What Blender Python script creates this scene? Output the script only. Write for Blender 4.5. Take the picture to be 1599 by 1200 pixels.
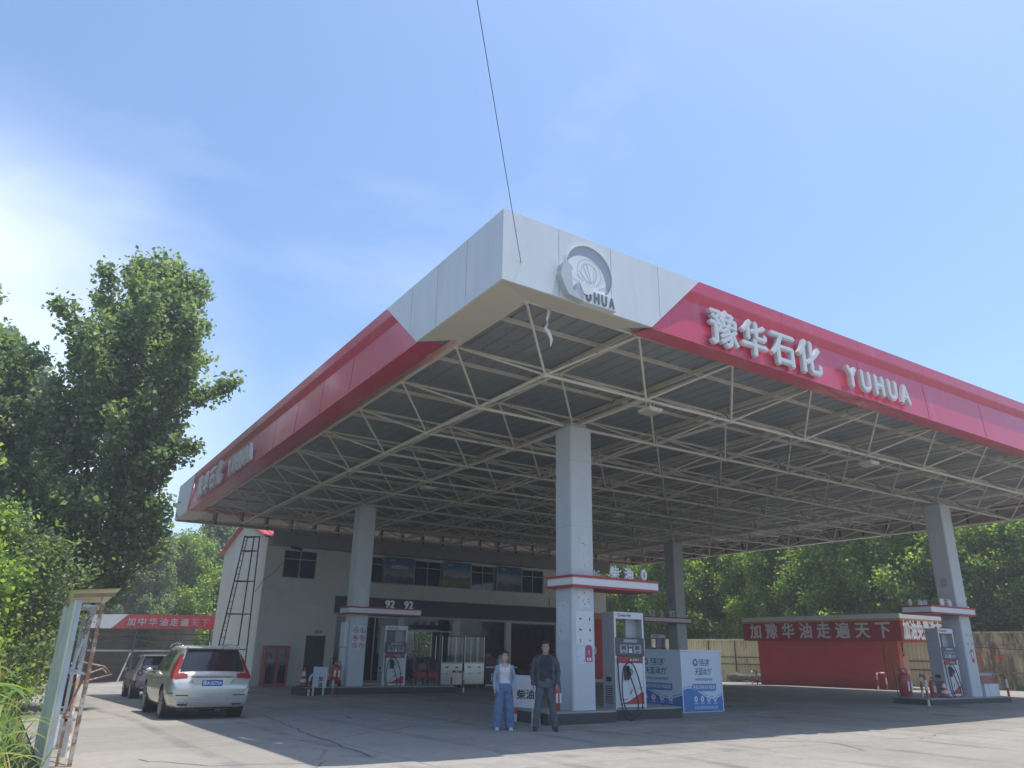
import bpy, math, random
import numpy as np
from mathutils import Vector, Matrix
R_ = math.radians
for _o in list(bpy.data.objects): bpy.data.objects.remove(_o)
SC = bpy.context.scene
COL = SC.collection

# ------------------------------------------------------------------ camera
def _basis(yaw, pitch, roll):
    y, p, r = R_(yaw), R_(pitch), R_(roll)
    f = Vector((math.sin(y)*math.cos(p), math.cos(y)*math.cos(p), math.sin(p)))
    rt = Vector((math.cos(y), -math.sin(y), 0)); up = rt.cross(f)
    return rt*math.cos(r)+up*math.sin(r), up*math.cos(r)-rt*math.sin(r), f
_r, _u, _f = _basis(32.62, 19.687, 1.079)
cd = bpy.data.cameras.new('camera'); cam = bpy.data.objects.new('camera', cd); COL.objects.link(cam)
cam.matrix_world = Matrix(((_r.x, _u.x, -_f.x, 0), (_r.y, _u.y, -_f.y, 0), (_r.z, _u.z, -_f.z, 1.52), (0, 0, 0, 1)))
cd.sensor_width = 36; cd.lens = 36*1163.5/1599; cd.clip_end = 3000; cd.clip_start = .05
SC.camera = cam
# ------------------------------------------------------------------ light
SUN_DIR = Vector((.25, -.088, 1.0)).normalized()
SUN_EL = math.asin(SUN_DIR.z); SUN_AZ = math.atan2(SUN_DIR.x, SUN_DIR.y)
sl = bpy.data.lights.new('sun', 'SUN'); sl.energy = 3.4; sl.angle = R_(.5); sl.color = (1, .955, .88)
so = bpy.data.objects.new('sun', sl); COL.objects.link(so)
so.rotation_euler = SUN_DIR.to_track_quat('Z', 'Y').to_euler()
W = bpy.data.worlds.new('World'); SC.world = W; W.use_nodes = True
nt = W.node_tree; nt.nodes.clear()
def N(t, **k):
    n = nt.nodes.new(t)
    for a, b in k.items(): setattr(n, a, b)
    return n
out = N('ShaderNodeOutputWorld'); bg = N('ShaderNodeBackground'); bg2 = N('ShaderNodeBackground'); mx = N('ShaderNodeMixShader')
sky = N('ShaderNodeTexSky', sky_type='NISHITA', sun_disc=False, sun_elevation=SUN_EL, sun_rotation=SUN_AZ)
sky.air_density = 1.0; sky.dust_density = 1.5; sky.ozone_density = 1.6; sky.altitude = 50
bg.inputs[1].default_value = .145
bg2.inputs[0].default_value = (.82, .90, 1, 1); bg2.inputs[1].default_value = 1.1
tc = N('ShaderNodeTexCoord'); mp = N('ShaderNodeMapping'); mp.inputs['Scale'].default_value = (1.0, 1.0, 2.2)
nz = N('ShaderNodeTexNoise'); nz.inputs['Scale'].default_value = 1.7; nz.inputs['Detail'].default_value = 7; nz.inputs['Roughness'].default_value = .55; nz.inputs['Distortion'].default_value = .3
rp = N('ShaderNodeValToRGB'); rp.color_ramp.elements[0].position = .50; rp.color_ramp.elements[1].position = .85
rp.color_ramp.elements[1].color = (.30, .30, .30, 1)
# a broad bank of bright cloud low in the sky towards the tree
vm = N('ShaderNodeVectorMath', operation='DOT_PRODUCT'); vm.inputs[1].default_value = Vector((-.14, .95, .24)).normalized()
mr = N('ShaderNodeMapRange'); mr.interpolation_type = 'SMOOTHSTEP'; mr.inputs[1].default_value = .925; mr.inputs[2].default_value = 1.0; mr.inputs[3].default_value = 0; mr.inputs[4].default_value = .62
nz2 = N('ShaderNodeTexNoise'); nz2.inputs['Scale'].default_value = 3.1; nz2.inputs['Detail'].default_value = 6
ml = N('ShaderNodeMath', operation='MULTIPLY'); ml2 = N('ShaderNodeMath', operation='MULTIPLY'); ml2.inputs[1].default_value = 1.7
ad = N('ShaderNodeMath', operation='ADD', use_clamp=True); ad2 = N('ShaderNodeMath', operation='ADD', use_clamp=True); ad2.inputs[1].default_value = .025
L = nt.links.new
L(tc.outputs['Generated'], mp.inputs[0]); L(mp.outputs[0], nz.inputs[0]); L(mp.outputs[0], nz2.inputs[0]); L(nz.outputs[0], rp.inputs[0])
L(tc.outputs['Generated'], vm.inputs[0]); L(vm.outputs['Value'], mr.inputs[0]); L(mr.outputs[0], ml.inputs[0]); L(nz2.outputs[0], ml2.inputs[0]); L(ml2.outputs[0], ml.inputs[1])
L(rp.outputs[0], ad.inputs[0]); L(ml.outputs[0], ad.inputs[1]); L(ad.outputs[0], ad2.inputs[0])
tint = N('ShaderNodeMix', data_type='RGBA', blend_type='MULTIPLY'); tint.inputs[0].default_value = 1; tint.inputs[7].default_value = (.86, 1.0, 1.14, 1)
L(sky.outputs[0], tint.inputs[6]); L(tint.outputs[2], bg.inputs[0]); L(ad2.outputs[0], mx.inputs[0]); L(bg.outputs[0], mx.inputs[1]); L(bg2.outputs[0], mx.inputs[2]); L(mx.outputs[0], out.inputs[0])
SC.view_settings.view_transform = 'Standard'; SC.view_settings.look = 'None'; SC.view_settings.gamma = 1
SC.view_settings.exposure = 0.55
SC.render.engine = 'CYCLES'
SC.cycles.max_bounces = 8; SC.cycles.transparent_max_bounces = 12; SC.cycles.use_denoising = True
SC.cycles.caustics_reflective = False; SC.cycles.caustics_refractive = False

# ------------------------------------------------------------------ materials
MATS = {}
def mat(name, col, rough=.6, metal=0., var=.12, scale=2., bump=0., bscale=40., dirt=None, dscale=1.2, dlo=.52, dhi=.72, spec=.5, coat=0., stretch=None):
    if name in MATS: return MATS[name]
    m = bpy.data.materials.new(name); MATS[name] = m; m.use_nodes = True
    t = m.node_tree; b = t.nodes['Principled BSDF']
    b.inputs['Roughness'].default_value = rough; b.inputs['Metallic'].default_value = metal
    b.inputs['Specular IOR Level'].default_value = spec; b.inputs['Coat Weight'].default_value = coat; b.inputs['Coat Roughness'].default_value = .08
    c = (*col, 1)
    def nn(ty): return t.nodes.new(ty)
    geo = nn('ShaderNodeTexCoord'); src = geo.outputs['Object']
    if stretch:
        mpn = nn('ShaderNodeMapping'); mpn.inputs['Scale'].default_value = stretch; t.links.new(src, mpn.inputs[0]); src = mpn.outputs[0]
    if var > 0:
        n = nn('ShaderNodeTexNoise'); n.inputs['Scale'].default_value = scale; n.inputs['Detail'].default_value = 8; n.inputs['Roughness'].default_value = .6
        t.links.new(src, n.inputs[0])
        r = nn('ShaderNodeMapRange'); r.inputs[1].default_value = .25; r.inputs[2].default_value = .75; r.inputs[3].default_value = 1-var; r.inputs[4].default_value = 1+var
        t.links.new(n.outputs[0], r.inputs[0])
        mm = nn('ShaderNodeMix'); mm.data_type = 'RGBA'; mm.blend_type = 'MULTIPLY'; mm.inputs[0].default_value = 1
        mm.inputs[6].default_value = c; t.links.new(r.outputs[0], mm.inputs[7])
        cur = mm.outputs[2]
        if dirt:
            n2 = nn('ShaderNodeTexNoise'); n2.inputs['Scale'].default_value = dscale; n2.inputs['Detail'].default_value = 10; n2.inputs['Roughness'].default_value = .68
            t.links.new(src, n2.inputs[0])
            r2 = nn('ShaderNodeMapRange'); r2.inputs[1].default_value = dlo; r2.inputs[2].default_value = dhi; t.links.new(n2.outputs[0], r2.inputs[0])
            m2 = nn('ShaderNodeMix'); m2.data_type = 'RGBA'; t.links.new(r2.outputs[0], m2.inputs[0]); t.links.new(cur, m2.inputs[6]); m2.inputs[7].default_value = (*dirt, 1)
            cur = m2.outputs[2]
        t.links.new(cur, b.inputs['Base Color'])
        rr = nn('ShaderNodeMapRange'); rr.inputs[3].default_value = max(.02, rough-.08); rr.inputs[4].default_value = min(1, rough+.1); t.links.new(n.outputs[0], rr.inputs[0]); t.links.new(rr.outputs[0], b.inputs['Roughness'])
    else: b.inputs['Base Color'].default_value = c
    if bump:
        n3 = nn('ShaderNodeTexNoise'); n3.inputs['Scale'].default_value = bscale; n3.inputs['Detail'].default_value = 4; t.links.new(src, n3.inputs[0])
        bp = nn('ShaderNodeBump'); bp.inputs['Strength'].default_value = bump; bp.inputs['Distance'].default_value = .02
        t.links.new(n3.outputs[0], bp.inputs['Height']); t.links.new(bp.outputs[0], b.inputs['Normal'])
    return m
def glassmat(name, tint=(.75, .8, .8), refl=.5, ior=1.5):
    m = bpy.data.materials.new(name); MATS[name] = m; m.use_nodes = True; t = m.node_tree; t.nodes.clear()
    o = t.nodes.new('ShaderNodeOutputMaterial'); mixn = t.nodes.new('ShaderNodeMixShader'); tr = t.nodes.new('ShaderNodeBsdfTransparent'); gl = t.nodes.new('ShaderNodeBsdfGlossy')
    fr = t.nodes.new('ShaderNodeFresnel'); fr.inputs[0].default_value = ior
    tr.inputs[0].default_value = (*tint, 1); gl.inputs['Roughness'].default_value = .02; gl.inputs['Color'].default_value = (.95, .97, 1, 1)
    t.links.new(fr.outputs[0], mixn.inputs[0]); t.links.new(tr.outputs[0], mixn.inputs[1]); t.links.new(gl.outputs[0], mixn.inputs[2]); t.links.new(mixn.outputs[0], o.inputs[0])
    return m
white_panel = mat('white_panel', (.68, .70, .70), .38, var=.06, scale=1.2, dirt=(.60, .60, .57), dscale=1.4, dlo=.54, dhi=.8, stretch=(1.6, 1.6, .35), bump=.22, bscale=1.1)
column_paint = mat('column_paint', (.55, .58, .60), .42, var=.06, scale=1.5, dirt=(.45, .45, .43), dscale=1.6, dlo=.6, dhi=.78)
soffit_paint = mat('soffit_paint', (.62, .58, .48), .55, var=.06, scale=1.2, dirt=(.42, .37, .28), dscale=1.2, dlo=.58, dhi=.8)
red_panel = mat('red_panel', (.60, .045, .095), .36, var=.08, scale=.7, spec=.5, coat=.25, dirt=(.55, .16, .19), dscale=1.5, dlo=.55, dhi=.78, stretch=(1.2, 1.2, .35), bump=.3, bscale=1.1)
red_plain = mat('red_plain', (.42, .03, .035), .45, var=.10, scale=1.5)
letter_metal = mat('letter_metal', (.64, .65, .64), .4, var=.06)
letter_white = mat('letter_white', (.75, .76, .76), .4, var=.04)
seam_dark = mat('seam_dark', (.10, .10, .10), .7, var=0)
steel_cream = mat('steel_cream', (.64, .60, .51), .5, var=.10, scale=3, dirt=(.30, .18, .10), dscale=3.2, dlo=.60, dhi=.70)
roof_sheet = mat('roof_sheet', (.27, .285, .295), .5, var=.15, scale=.5, dirt=(.16, .13, .10), dscale=.5, dlo=.55, dhi=.8)
inner_sheet = mat('inner_sheet', (.42, .37, .33), .6, var=.16, scale=1.5, dirt=(.24, .17, .13), dscale=1.1, dlo=.5, dhi=.75)
wall_white = mat('wall_white', (.80, .775, .715), .8, var=.06, scale=1.0, dirt=(.60, .57, .52), dscale=.8, dlo=.55, dhi=.85, bump=.15, bscale=20)
roof_red = mat('roof_red', (.50, .07, .06), .5, var=.15)
sign_dark = mat('sign_dark', (.030, .024, .025), .4, var=.1)
alu = mat('alu', (.42, .43, .43), .4, metal=.4, var=.08)
stainless = mat('stainless', (.55, .56, .56), .22, metal=1., var=.06, bump=.02, bscale=60)
black_rubber = mat('black_rubber', (.018, .018, .02), .5, var=.1)
dark_plastic = mat('dark_plastic', (.035, .04, .05), .35, var=.05)
panel_slate = mat('panel_slate', (.055, .065, .085), .35, var=.05)
gray_panel = mat('gray_panel', (.40, .41, .41), .45, var=.05, dirt=(.25, .23, .2), dlo=.6, dhi=.8)
disp_white = mat('disp_white', (.66, .68, .69), .35, var=.05, dirt=(.45, .43, .4), dscale=2, dlo=.6, dhi=.8)
lcd = mat('lcd', (.30, .34, .36), .2, var=.03)
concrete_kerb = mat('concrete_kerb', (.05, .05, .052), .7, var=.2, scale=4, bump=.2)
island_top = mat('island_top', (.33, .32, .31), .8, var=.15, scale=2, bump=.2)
stripe_red = mat('stripe_red', (.5, .06, .05), .45, var=.15, scale=6, dirt=(.2, .12, .1), dscale=6, dlo=.58, dhi=.7)
stripe_white = mat('stripe_white', (.66, .64, .62), .45, var=.12, scale=6, dirt=(.35, .28, .22), dscale=6, dlo=.58, dhi=.7)
ext_red = mat('ext_red', (.42, .025, .03), .3, var=.08, coat=.3)
blue_print = mat('blue_print', (.055, .20, .50), .4, var=.04)
navy_print = mat('navy_print', (.03, .08, .20), .4, var=.04)
green_print = mat('green_print', (.05, .30, .16), .4, var=.04)
black_print = mat('black_print', (.03, .03, .035), .5, var=.05)
red_print = mat('red_print', (.5, .04, .05), .45, var=.06)
box_white = mat('box_white', (.62, .70, .78), .4, var=.04)
rust = mat('rust', (.30, .15, .09), .75, var=.3, scale=8, dirt=(.52, .46, .40), dscale=4, dlo=.50, dhi=.58, bump=.2)
old_steel = mat('old_steel', (.42, .45, .47), .6, var=.15, scale=6, dirt=(.28, .14, .08), dscale=5, dlo=.56, dhi=.62)
dark_steel = mat('dark_steel', (.06, .055, .055), .6, var=.2)
yellow_sheet = mat('yellow_sheet', (.68, .64, .38), .6, var=.12, scale=2, dirt=(.40, .36, .22), dscale=1.4, dlo=.56, dhi=.66, stretch=(1, 1, .45))
moldy_sheet = mat('moldy_sheet', (.62, .56, .33), .7, var=.2, scale=2, dirt=(.19, .165, .10), dscale=1.5, dlo=.42, dhi=.56, stretch=(1.4, 1.4, .4))
glass_dark = glassmat('glass_dark', (.30, .34, .35))
glass_clear = glassmat('glass_clear', (.72, .77, .77))
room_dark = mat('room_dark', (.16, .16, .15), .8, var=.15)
window_dark = mat('window_dark', (.02, .023, .025), .08, var=0)
curtain = mat('curtain', (.16, .17, .18), .8, var=.2, scale=5)

# ------------------------------------------------------------------ mesh helpers
class MB:
    def __init__(s): s.v = []; s.f = []; s.m = []; s.keys = []
    def _k(s, m):
        if m not in s.keys: s.keys.append(m)
        return s.keys.index(m)
    def add(s, vs, fs, m):
        n = len(s.v); k = s._k(m); s.v += [tuple(v) for v in vs]; s.f += [tuple(n+i for i in f) for f in fs]; s.m += [k]*len(fs)
    def bx(s, x0, y0, z0, x1, y1, z1, m):
        if x0 > x1: x0, x1 = x1, x0
        if y0 > y1: y0, y1 = y1, y0
        if z0 > z1: z0, z1 = z1, z0
        vs = [(x, y, z) for z in (z0, z1) for y in (y0, y1) for x in (x0, x1)]
        s.add(vs, [(0, 2, 3, 1), (4, 5, 7, 6), (0, 1, 5, 4), (2, 6, 7, 3), (0, 4, 6, 2), (1, 3, 7, 5)], m)
    def box(s, c, sz, m, rz=0.):
        a, b, d = sz[0]/2, sz[1]/2, sz[2]/2; cs, sn = math.cos(rz), math.sin(rz)
        vs = [(c[0]+x*cs-y*sn, c[1]+x*sn+y*cs, c[2]+z) for z in (-d, d) for y in (-b, b) for x in (-a, a)]
        s.add(vs, [(0, 2, 3, 1), (4, 5, 7, 6), (0, 1, 5, 4), (2, 6, 7, 3), (0, 4, 6, 2), (1, 3, 7, 5)], m)
    def beam(s, p, q, w, h, m):
        p, q = Vector(p), Vector(q); d = (q-p).normalized(); u = d.cross(Vector((0, 0, 1)))
        u = u.normalized() if u.length > 1e-4 else Vector((1, 0, 0)); v = u.cross(d)
        vs = [a+u*(i*w/2)+v*(j*h/2) for a in (p, q) for i, j in ((-1, -1), (1, -1), (1, 1), (-1, 1))]
        s.add(vs, [(0, 1, 2, 3), (7, 6, 5, 4), (0, 4, 5, 1), (1, 5, 6, 2), (2, 6, 7, 3), (3, 7, 4, 0)], m)
    def tube(s, p, q, r, m, n=8, r2=None, cap=True):
        p, q = Vector(p), Vector(q); d = (q-p).normalized(); a = d.orthogonal().normalized(); b = d.cross(a); r2 = r if r2 is None else r2
        vs = [c+(a*math.cos(t)+b*math.sin(t))*rr for c, rr in ((p, r), (q, r2)) for t in [2*math.pi*i/n for i in range(n)]]
        fs = [(i, (i+1) % n, n+(i+1) % n, n+i) for i in range(n)]
        if cap: fs += [tuple(range(n))[::-1], tuple(range(n, 2*n))]
        s.add(vs, fs, m)
    def path(s, pts, r, m, n=8, rs=None):
        pts = [Vector(p) for p in pts]; rings = []; a = None
        for i, p in enumerate(pts):
            d = (pts[min(i+1, len(pts)-1)]-pts[max(i-1, 0)]).normalized()
            if a is None: a = d.orthogonal().normalized()
            a = (a-d*a.dot(d)).normalized(); b = d.cross(a); rr = rs[i] if rs else r
            rings.append([p+(a*math.cos(2*math.pi*j/n)+b*math.sin(2*math.pi*j/n))*rr for j in range(n)])
        s.loft(rings, m)
    def loft(s, rings, m, closed=True, cap=True):
        n = len(rings[0]); vs = [v for r in rings for v in r]; fs = []
        for i in range(len(rings)-1):
            for j in range(n if closed else n-1):
                k = (j+1) % n; fs.append((i*n+j, i*n+k, (i+1)*n+k, (i+1)*n+j))
        if cap and closed: fs += [tuple(range(n))[::-1], tuple((len(rings)-1)*n+j for j in range(n))]
        s.add(vs, fs, m)
    def prism(s, pts, o, u, v, depth, m):
        """polygon pts (2-D) in the plane o,u,v, thickened by depth along u x v (front face), counter-clockwise"""
        o, u, v = Vector(o), Vector(u), Vector(v); w = u.cross(v).normalized()*depth; n = len(pts)
        vs = [o+u*a+v*b for a, b in pts]+[o+u*a+v*b+w for a, b in pts]
        fs = [tuple(range(n))[::-1], tuple(range(n, 2*n))]+[(i, (i+1) % n, n+(i+1) % n, n+i) for i in range(n)]
        s.add(vs, fs, m)
    def ring(s, o, u, v, r0, r1, depth, m, n=28):
        o, u, v = Vector(o), Vector(u), Vector(v); w = u.cross(v).normalized()*depth; vs = []
        for off in (Vector((0, 0, 0)), w):
            for r in (r0, r1): vs += [o+off+u*(r*math.cos(2*math.pi*i/n))+v*(r*math.sin(2*math.pi*i/n)) for i in range(n)]
        fs = []
        for i in range(n):
            k = (i+1) % n; fs += [(2*n+i, 3*n+i, 3*n+k, 2*n+k), (n+i, n+k, 3*n+k, 3*n+i), (i, 2*n+i, 2*n+k, k)]
        s.add(vs, fs, m)
    def disc(s, o, u, v, r, depth, m, n=28, ry=None):
        s.prism([(r*math.cos(2*math.pi*i/n), (ry or r)*math.sin(2*math.pi*i/n)) for i in range(n)], o, u, v, depth, m)
    def ball(s, c, r, m, n=14, k=9, M=None):
        r = r if isinstance(r, (tuple, list)) else (r, r, r); rings = []
        for i in range(k+1):
            t = math.pi*(i+.02)/(k+.04)
            ring = [Vector((r[0]*math.sin(t)*math.cos(2*math.pi*j/n), r[1]*math.sin(t)*math.sin(2*math.pi*j/n), -r[2]*math.cos(t))) for j in range(n)]
            rings.append([(M @ p if M else p)+Vector(c) for p in ring])
        s.loft(rings, m)
    def text(s, st, o, u, v, size, depth, m, bold=.0, sx=1., align='LEFT', fit=None):
        tv0, tf0 = text_mesh(st, 0.)
        if not tv0: return
        tv, tf = [], []
        for k, (bx_, by_) in enumerate(((0, 0), (1, 0), (-1, 0), (0, 1), (0, -1)) if bold > 0 else ((0, 0),)):
            n_ = len(tv); tv += [(p[0]+bx_*bold, p[1]+by_*bold, p[2]*(1-.06*k)) for p in tv0]; tf += [tuple(n_+i for i in f) for f in tf0]
        xs = [p[0] for p in tv]; x0, x1 = min(xs), max(xs)
        if fit: sx = fit/((x1-x0)*size)
        off = {'LEFT': x0, 'CENTER': (x0+x1)/2, 'RIGHT': x1}[align]
        o, u, v = Vector(o), Vector(u).normalized(), Vector(v).normalized(); w = u.cross(v).normalized()
        s.add([o+u*((p[0]-off)*size*sx)+v*(p[1]*size)+w*(depth*(p[2]*10+.5)) for p in tv], tf, m)
    def build(s, name, parent=None, smooth=False, bevel=0, world=True, loc=None):
        me = bpy.data.meshes.new(name); vs = s.v
        org = Vector((0, 0, 0))
        if loc is not None: org = Vector(loc)
        elif parent is not None and world: org = PIV[parent.name]
        if org.length > 0: vs = [(v[0]-org.x, v[1]-org.y, v[2]-org.z) for v in vs]
        me.from_pydata([tuple(v) for v in vs], [], s.f)
        for k in s.keys: me.materials.append(k)
        me.polygons.foreach_set('material_index', s.m)
        if smooth: me.polygons.foreach_set('use_smooth', [True]*len(s.f))
        me.update()
        o = bpy.data.objects.new(name, me); COL.objects.link(o)
        if parent is not None: o.parent = parent; PIV[o.name] = PIV[parent.name] if world else Vector((0, 0, 0))
        if loc is not None: o.location = loc; PIV[o.name] = org
        if bevel:
            b = o.modifiers.new('bevel', 'BEVEL'); b.width = bevel; b.segments = 2; b.limit_method = 'ANGLE'; b.angle_limit = R_(50)
        return o
PIV = {}
_tm = {}
def text_mesh(st, bold):
    """filled letters, 0.1 deep in z, cap height about 0.73 per unit size"""
    if (st, bold) in _tm: return _tm[(st, bold)]
    c = bpy.data.curves.new('lettering', 'FONT'); c.body = st; c.size = 1; c.extrude = .05; c.offset = bold; c.resolution_u = 3
    o = bpy.data.objects.new('lettering', c); COL.objects.link(o)
    dg = bpy.context.evaluated_depsgraph_get(); me = bpy.data.meshes.new_from_object(o.evaluated_get(dg))
    r = ([tuple(v.co) for v in me.vertices], [tuple(p.vertices) for p in me.polygons])
    bpy.data.objects.remove(o); bpy.data.curves.remove(c); bpy.data.meshes.remove(me)
    _tm[(st, bold)] = r
    return r
def tag(o, label, cat, group=None, kind=None):
    if label: o['label'] = label
    if cat: o['category'] = cat
    if group: o['group'] = group
    if kind: o['kind'] = kind
    return o
def thing(name, label, cat, loc=(0, 0, 0), rz=0, group=None):
    o = bpy.data.objects.new(name, None); COL.objects.link(o); o.location = loc; o.rotation_euler = (0, 0, rz); o.empty_display_size = .2
    PIV[o.name] = Vector(loc)
    return tag(o, label, cat, group)
def struct(o): o['kind'] = 'structure'; return o
def kids(o): return [c for c in bpy.data.objects if c.parent == o]
def dup(src, loc, rz=None, label=None):
    def cp(o, parent):
        c = o.copy(); COL.objects.link(c)
        if parent is not None: c.parent = parent
        PIV[c.name] = Vector((0, 0, 0))
        for k in kids(o): cp(k, c)
        return c
    c = cp(src, None); c.location = loc
    if rz is not None: c.rotation_euler = (0, 0, rz)
    if label: c['label'] = label
    PIV[c.name] = Vector(loc)
    return c
X, Y, Z = Vector((1, 0, 0)), Vector((0, 1, 0)), Vector((0, 0, 1))
def lerp(a, b, t): return a+(b-a)*t
def sstep(a, b, x): t = min(1, max(0, (x-a)/(b-a))); return t*t*(3-2*t)

# ------------------------------------------------------------------ ground
def H(x, y):
    zl = float(np.interp(y, [-50, 0, 10.4, 22, 41, 60, 300], [.12, .10, .04, -.16, -.69, -.95, -2]))
    zr = float(np.interp(y, [-50, 0, 14, 27.5, 40, 60, 300], [.10, .07, .055, -.05, -.38, -.6, -1.5]))
    z = lerp(zl, zr, sstep(5, 10.5, x))
    return z+.10*sstep(16, 26, x)
def sheet(name, xs, ys, m, dz):
    b = MB(); vs = [(x, y, H(x, y)+dz) for y in ys for x in xs]; n = len(xs)
    b.add(vs, [(j*n+i, j*n+i+1, (j+1)*n+i+1, (j+1)*n+i) for j in range(len(ys)-1) for i in range(n-1)], m)
    return struct(b.build(name, smooth=True))
earth = mat('earth', (.16, .13, .085), .9, var=.3, scale=.6, dirt=(.06, .08, .03), dscale=.5, dlo=.45, dhi=.6, bump=.4, bscale=12)
def concrete_mat():
    m = bpy.data.materials.new('yard_concrete'); m.use_nodes = True; t = m.node_tree; b = t.nodes['Principled BSDF']; l = t.links.new
    def nn(ty, **k):
        n = t.nodes.new(ty)
        for a, v in k.items(): setattr(n, a, v)
        return n
    tcn = nn('ShaderNodeTexCoord'); P = tcn.outputs['Object']
    def noise(s, d=8, r=.6, src=P):
        n = nn('ShaderNodeTexNoise'); n.inputs['Scale'].default_value = s; n.inputs['Detail'].default_value = d; n.inputs['Roughness'].default_value = r; l(src, n.inputs[0]); return n.outputs[0]
    def mrng(x, a, c, lo, hi):
        r = nn('ShaderNodeMapRange'); r.inputs[1].default_value = a; r.inputs[2].default_value = c; r.inputs[3].default_value = lo; r.inputs[4].default_value = hi; l(x, r.inputs[0]); return r.outputs[0]
    def mixc(f, a, c, bt='MIX'):
        x = nn('ShaderNodeMix', data_type='RGBA', blend_type=bt)
        for i, v in ((0, f), (6, a), (7, c)):
            if isinstance(v, (tuple, float)): x.inputs[i].default_value = v
            else: l(v, x.inputs[i])
        return x.outputs[2]
    c = mixc(mrng(noise(.22), .35, .65, 0, 1), (.265, .245, .215, 1), (.335, .315, .285, 1))
    c = mixc(mrng(noise(1.3, 10, .7), .5, .75, 0, .55), c, (.20, .185, .165, 1))
    c = mixc(1., c, mrng(noise(9, 6, .7), .2, .8, .86, 1.14), 'MULTIPLY')
    c = mixc(1., c, mrng(noise(120, 3, .7), .2, .8, .9, 1.1), 'MULTIPLY')
    # streaks along the way the cars drive
    mpn = nn('ShaderNodeMapping'); mpn.inputs['Scale'].default_value = (.25, 2.2, 1); l(P, mpn.inputs[0])
    c = mixc(mrng(noise(1.0, 6, .6, mpn.outputs[0]), .55, .75, 0, .35), c, (.175, .165, .15, 1))
    # oil and tyre stains
    c = mixc(mrng(noise(.55, 5, .55), .60, .72, 0, .6), c, (.115, .11, .105, 1))
    # dark rubber tracks curving between the islands
    wv = nn('ShaderNodeTexWave', wave_type='BANDS', bands_direction='X'); wv.inputs['Scale'].default_value = .16; wv.inputs['Distortion'].default_value = 3.5; wv.inputs['Detail'].default_value = 2; wv.inputs['Detail Scale'].default_value = .35; l(P, wv.inputs[0])
    mt_ = nn('ShaderNodeMath', operation='MULTIPLY'); l(mrng(wv.outputs[0], .93, .99, 0, .55), mt_.inputs[0]); l(mrng(noise(.8, 6, .7), .4, .62, 0, 1), mt_.inputs[1])
    c = mixc(mt_.outputs[0], c, (.13, .125, .12, 1))
    c = mixc(mrng(noise(26, 2, .5), .70, .74, 0, .7), c, (.12, .11, .10, 1))
    # cracks
    dn = nn('ShaderNodeTexNoise'); dn.inputs['Scale'].default_value = .7; dn.inputs['Detail'].default_value = 6; l(P, dn.inputs[0])
    vmx = nn('ShaderNodeVectorMath', operation='MULTIPLY_ADD'); vmx.inputs[1].default_value = (1.6, 1.6, 0); l(dn.outputs['Color'], vmx.inputs[0]); l(P, vmx.inputs[2])
    vo = nn('ShaderNodeTexVoronoi', feature='DISTANCE_TO_EDGE'); vo.inputs['Scale'].default_value = .16; l(vmx.outputs[0], vo.inputs[0])
    cr = mrng(vo.outputs[0], .0, .004, 1, 0)
    mk = nn('ShaderNodeMath', operation='MULTIPLY'); l(cr, mk.inputs[0]); l(mrng(noise(.3, 3), .45, .6, 0, .85), mk.inputs[1])
    c = mixc(mk.outputs[0], c, (.07, .065, .06, 1))
    br = nn('ShaderNodeTexBrick'); br.offset = 0; br.inputs['Scale'].default_value = 1; br.inputs['Brick Width'].default_value = 5.2; br.inputs['Row Height'].default_value = 4.6
    br.inputs['Mortar Size'].default_value = .014; br.inputs['Mortar Smooth'].default_value = .3
    br.inputs['Color1'].default_value = (.95, .95, .95, 1); br.inputs['Color2'].default_value = (1.06, 1.05, 1.03, 1); br.inputs['Mortar'].default_value = (.62, .61, .60, 1); l(P, br.inputs[0])
    c = mixc(1., c, br.outputs[0], 'MULTIPLY')
    l(c, b.inputs['Base Color']); b.inputs['Roughness'].default_value = .85; b.inputs['Specular IOR Level'].default_value = .3
    bp = nn('ShaderNodeBump'); bp.inputs['Strength'].default_value = .25; bp.inputs['Distance'].default_value = .01; l(noise(60, 5, .7), bp.inputs['Height']); l(bp.outputs[0], b.inputs['Normal'])
    return m
_in = [float(v) for v in range(-12, 64)]
sheet('ground', [-320., -120., -60.]+_in+[80., 120., 200., 320.], [-320., -60.]+_in+[80., 120., 200., 320.], earth, -.03)
yard = sheet('forecourt', [.75]+[float(v) for v in range(1, 43)], [float(v) for v in range(-12, 64)], concrete_mat(), .0)
# ================================================================== canopy
CX, CY, GX, GY, HL, ZU, CW = 11.183, 14.544, 2.800, 2.713, 6.917, 7.674, .664
X0, Y0, X1, Y1, ZT, ZB = 6.029, 9.805, 36.01, 40.137, 8.974, 7.57
def zbot(x, y): return ZB-.28*max((x-X0)/(X1-X0), (y-Y0)/(Y1-Y0))
canopy = thing('fuel_canopy', 'big white and red filling station canopy on square columns with open space frame underneath', 'canopy', (CX, CY, 0))
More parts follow.
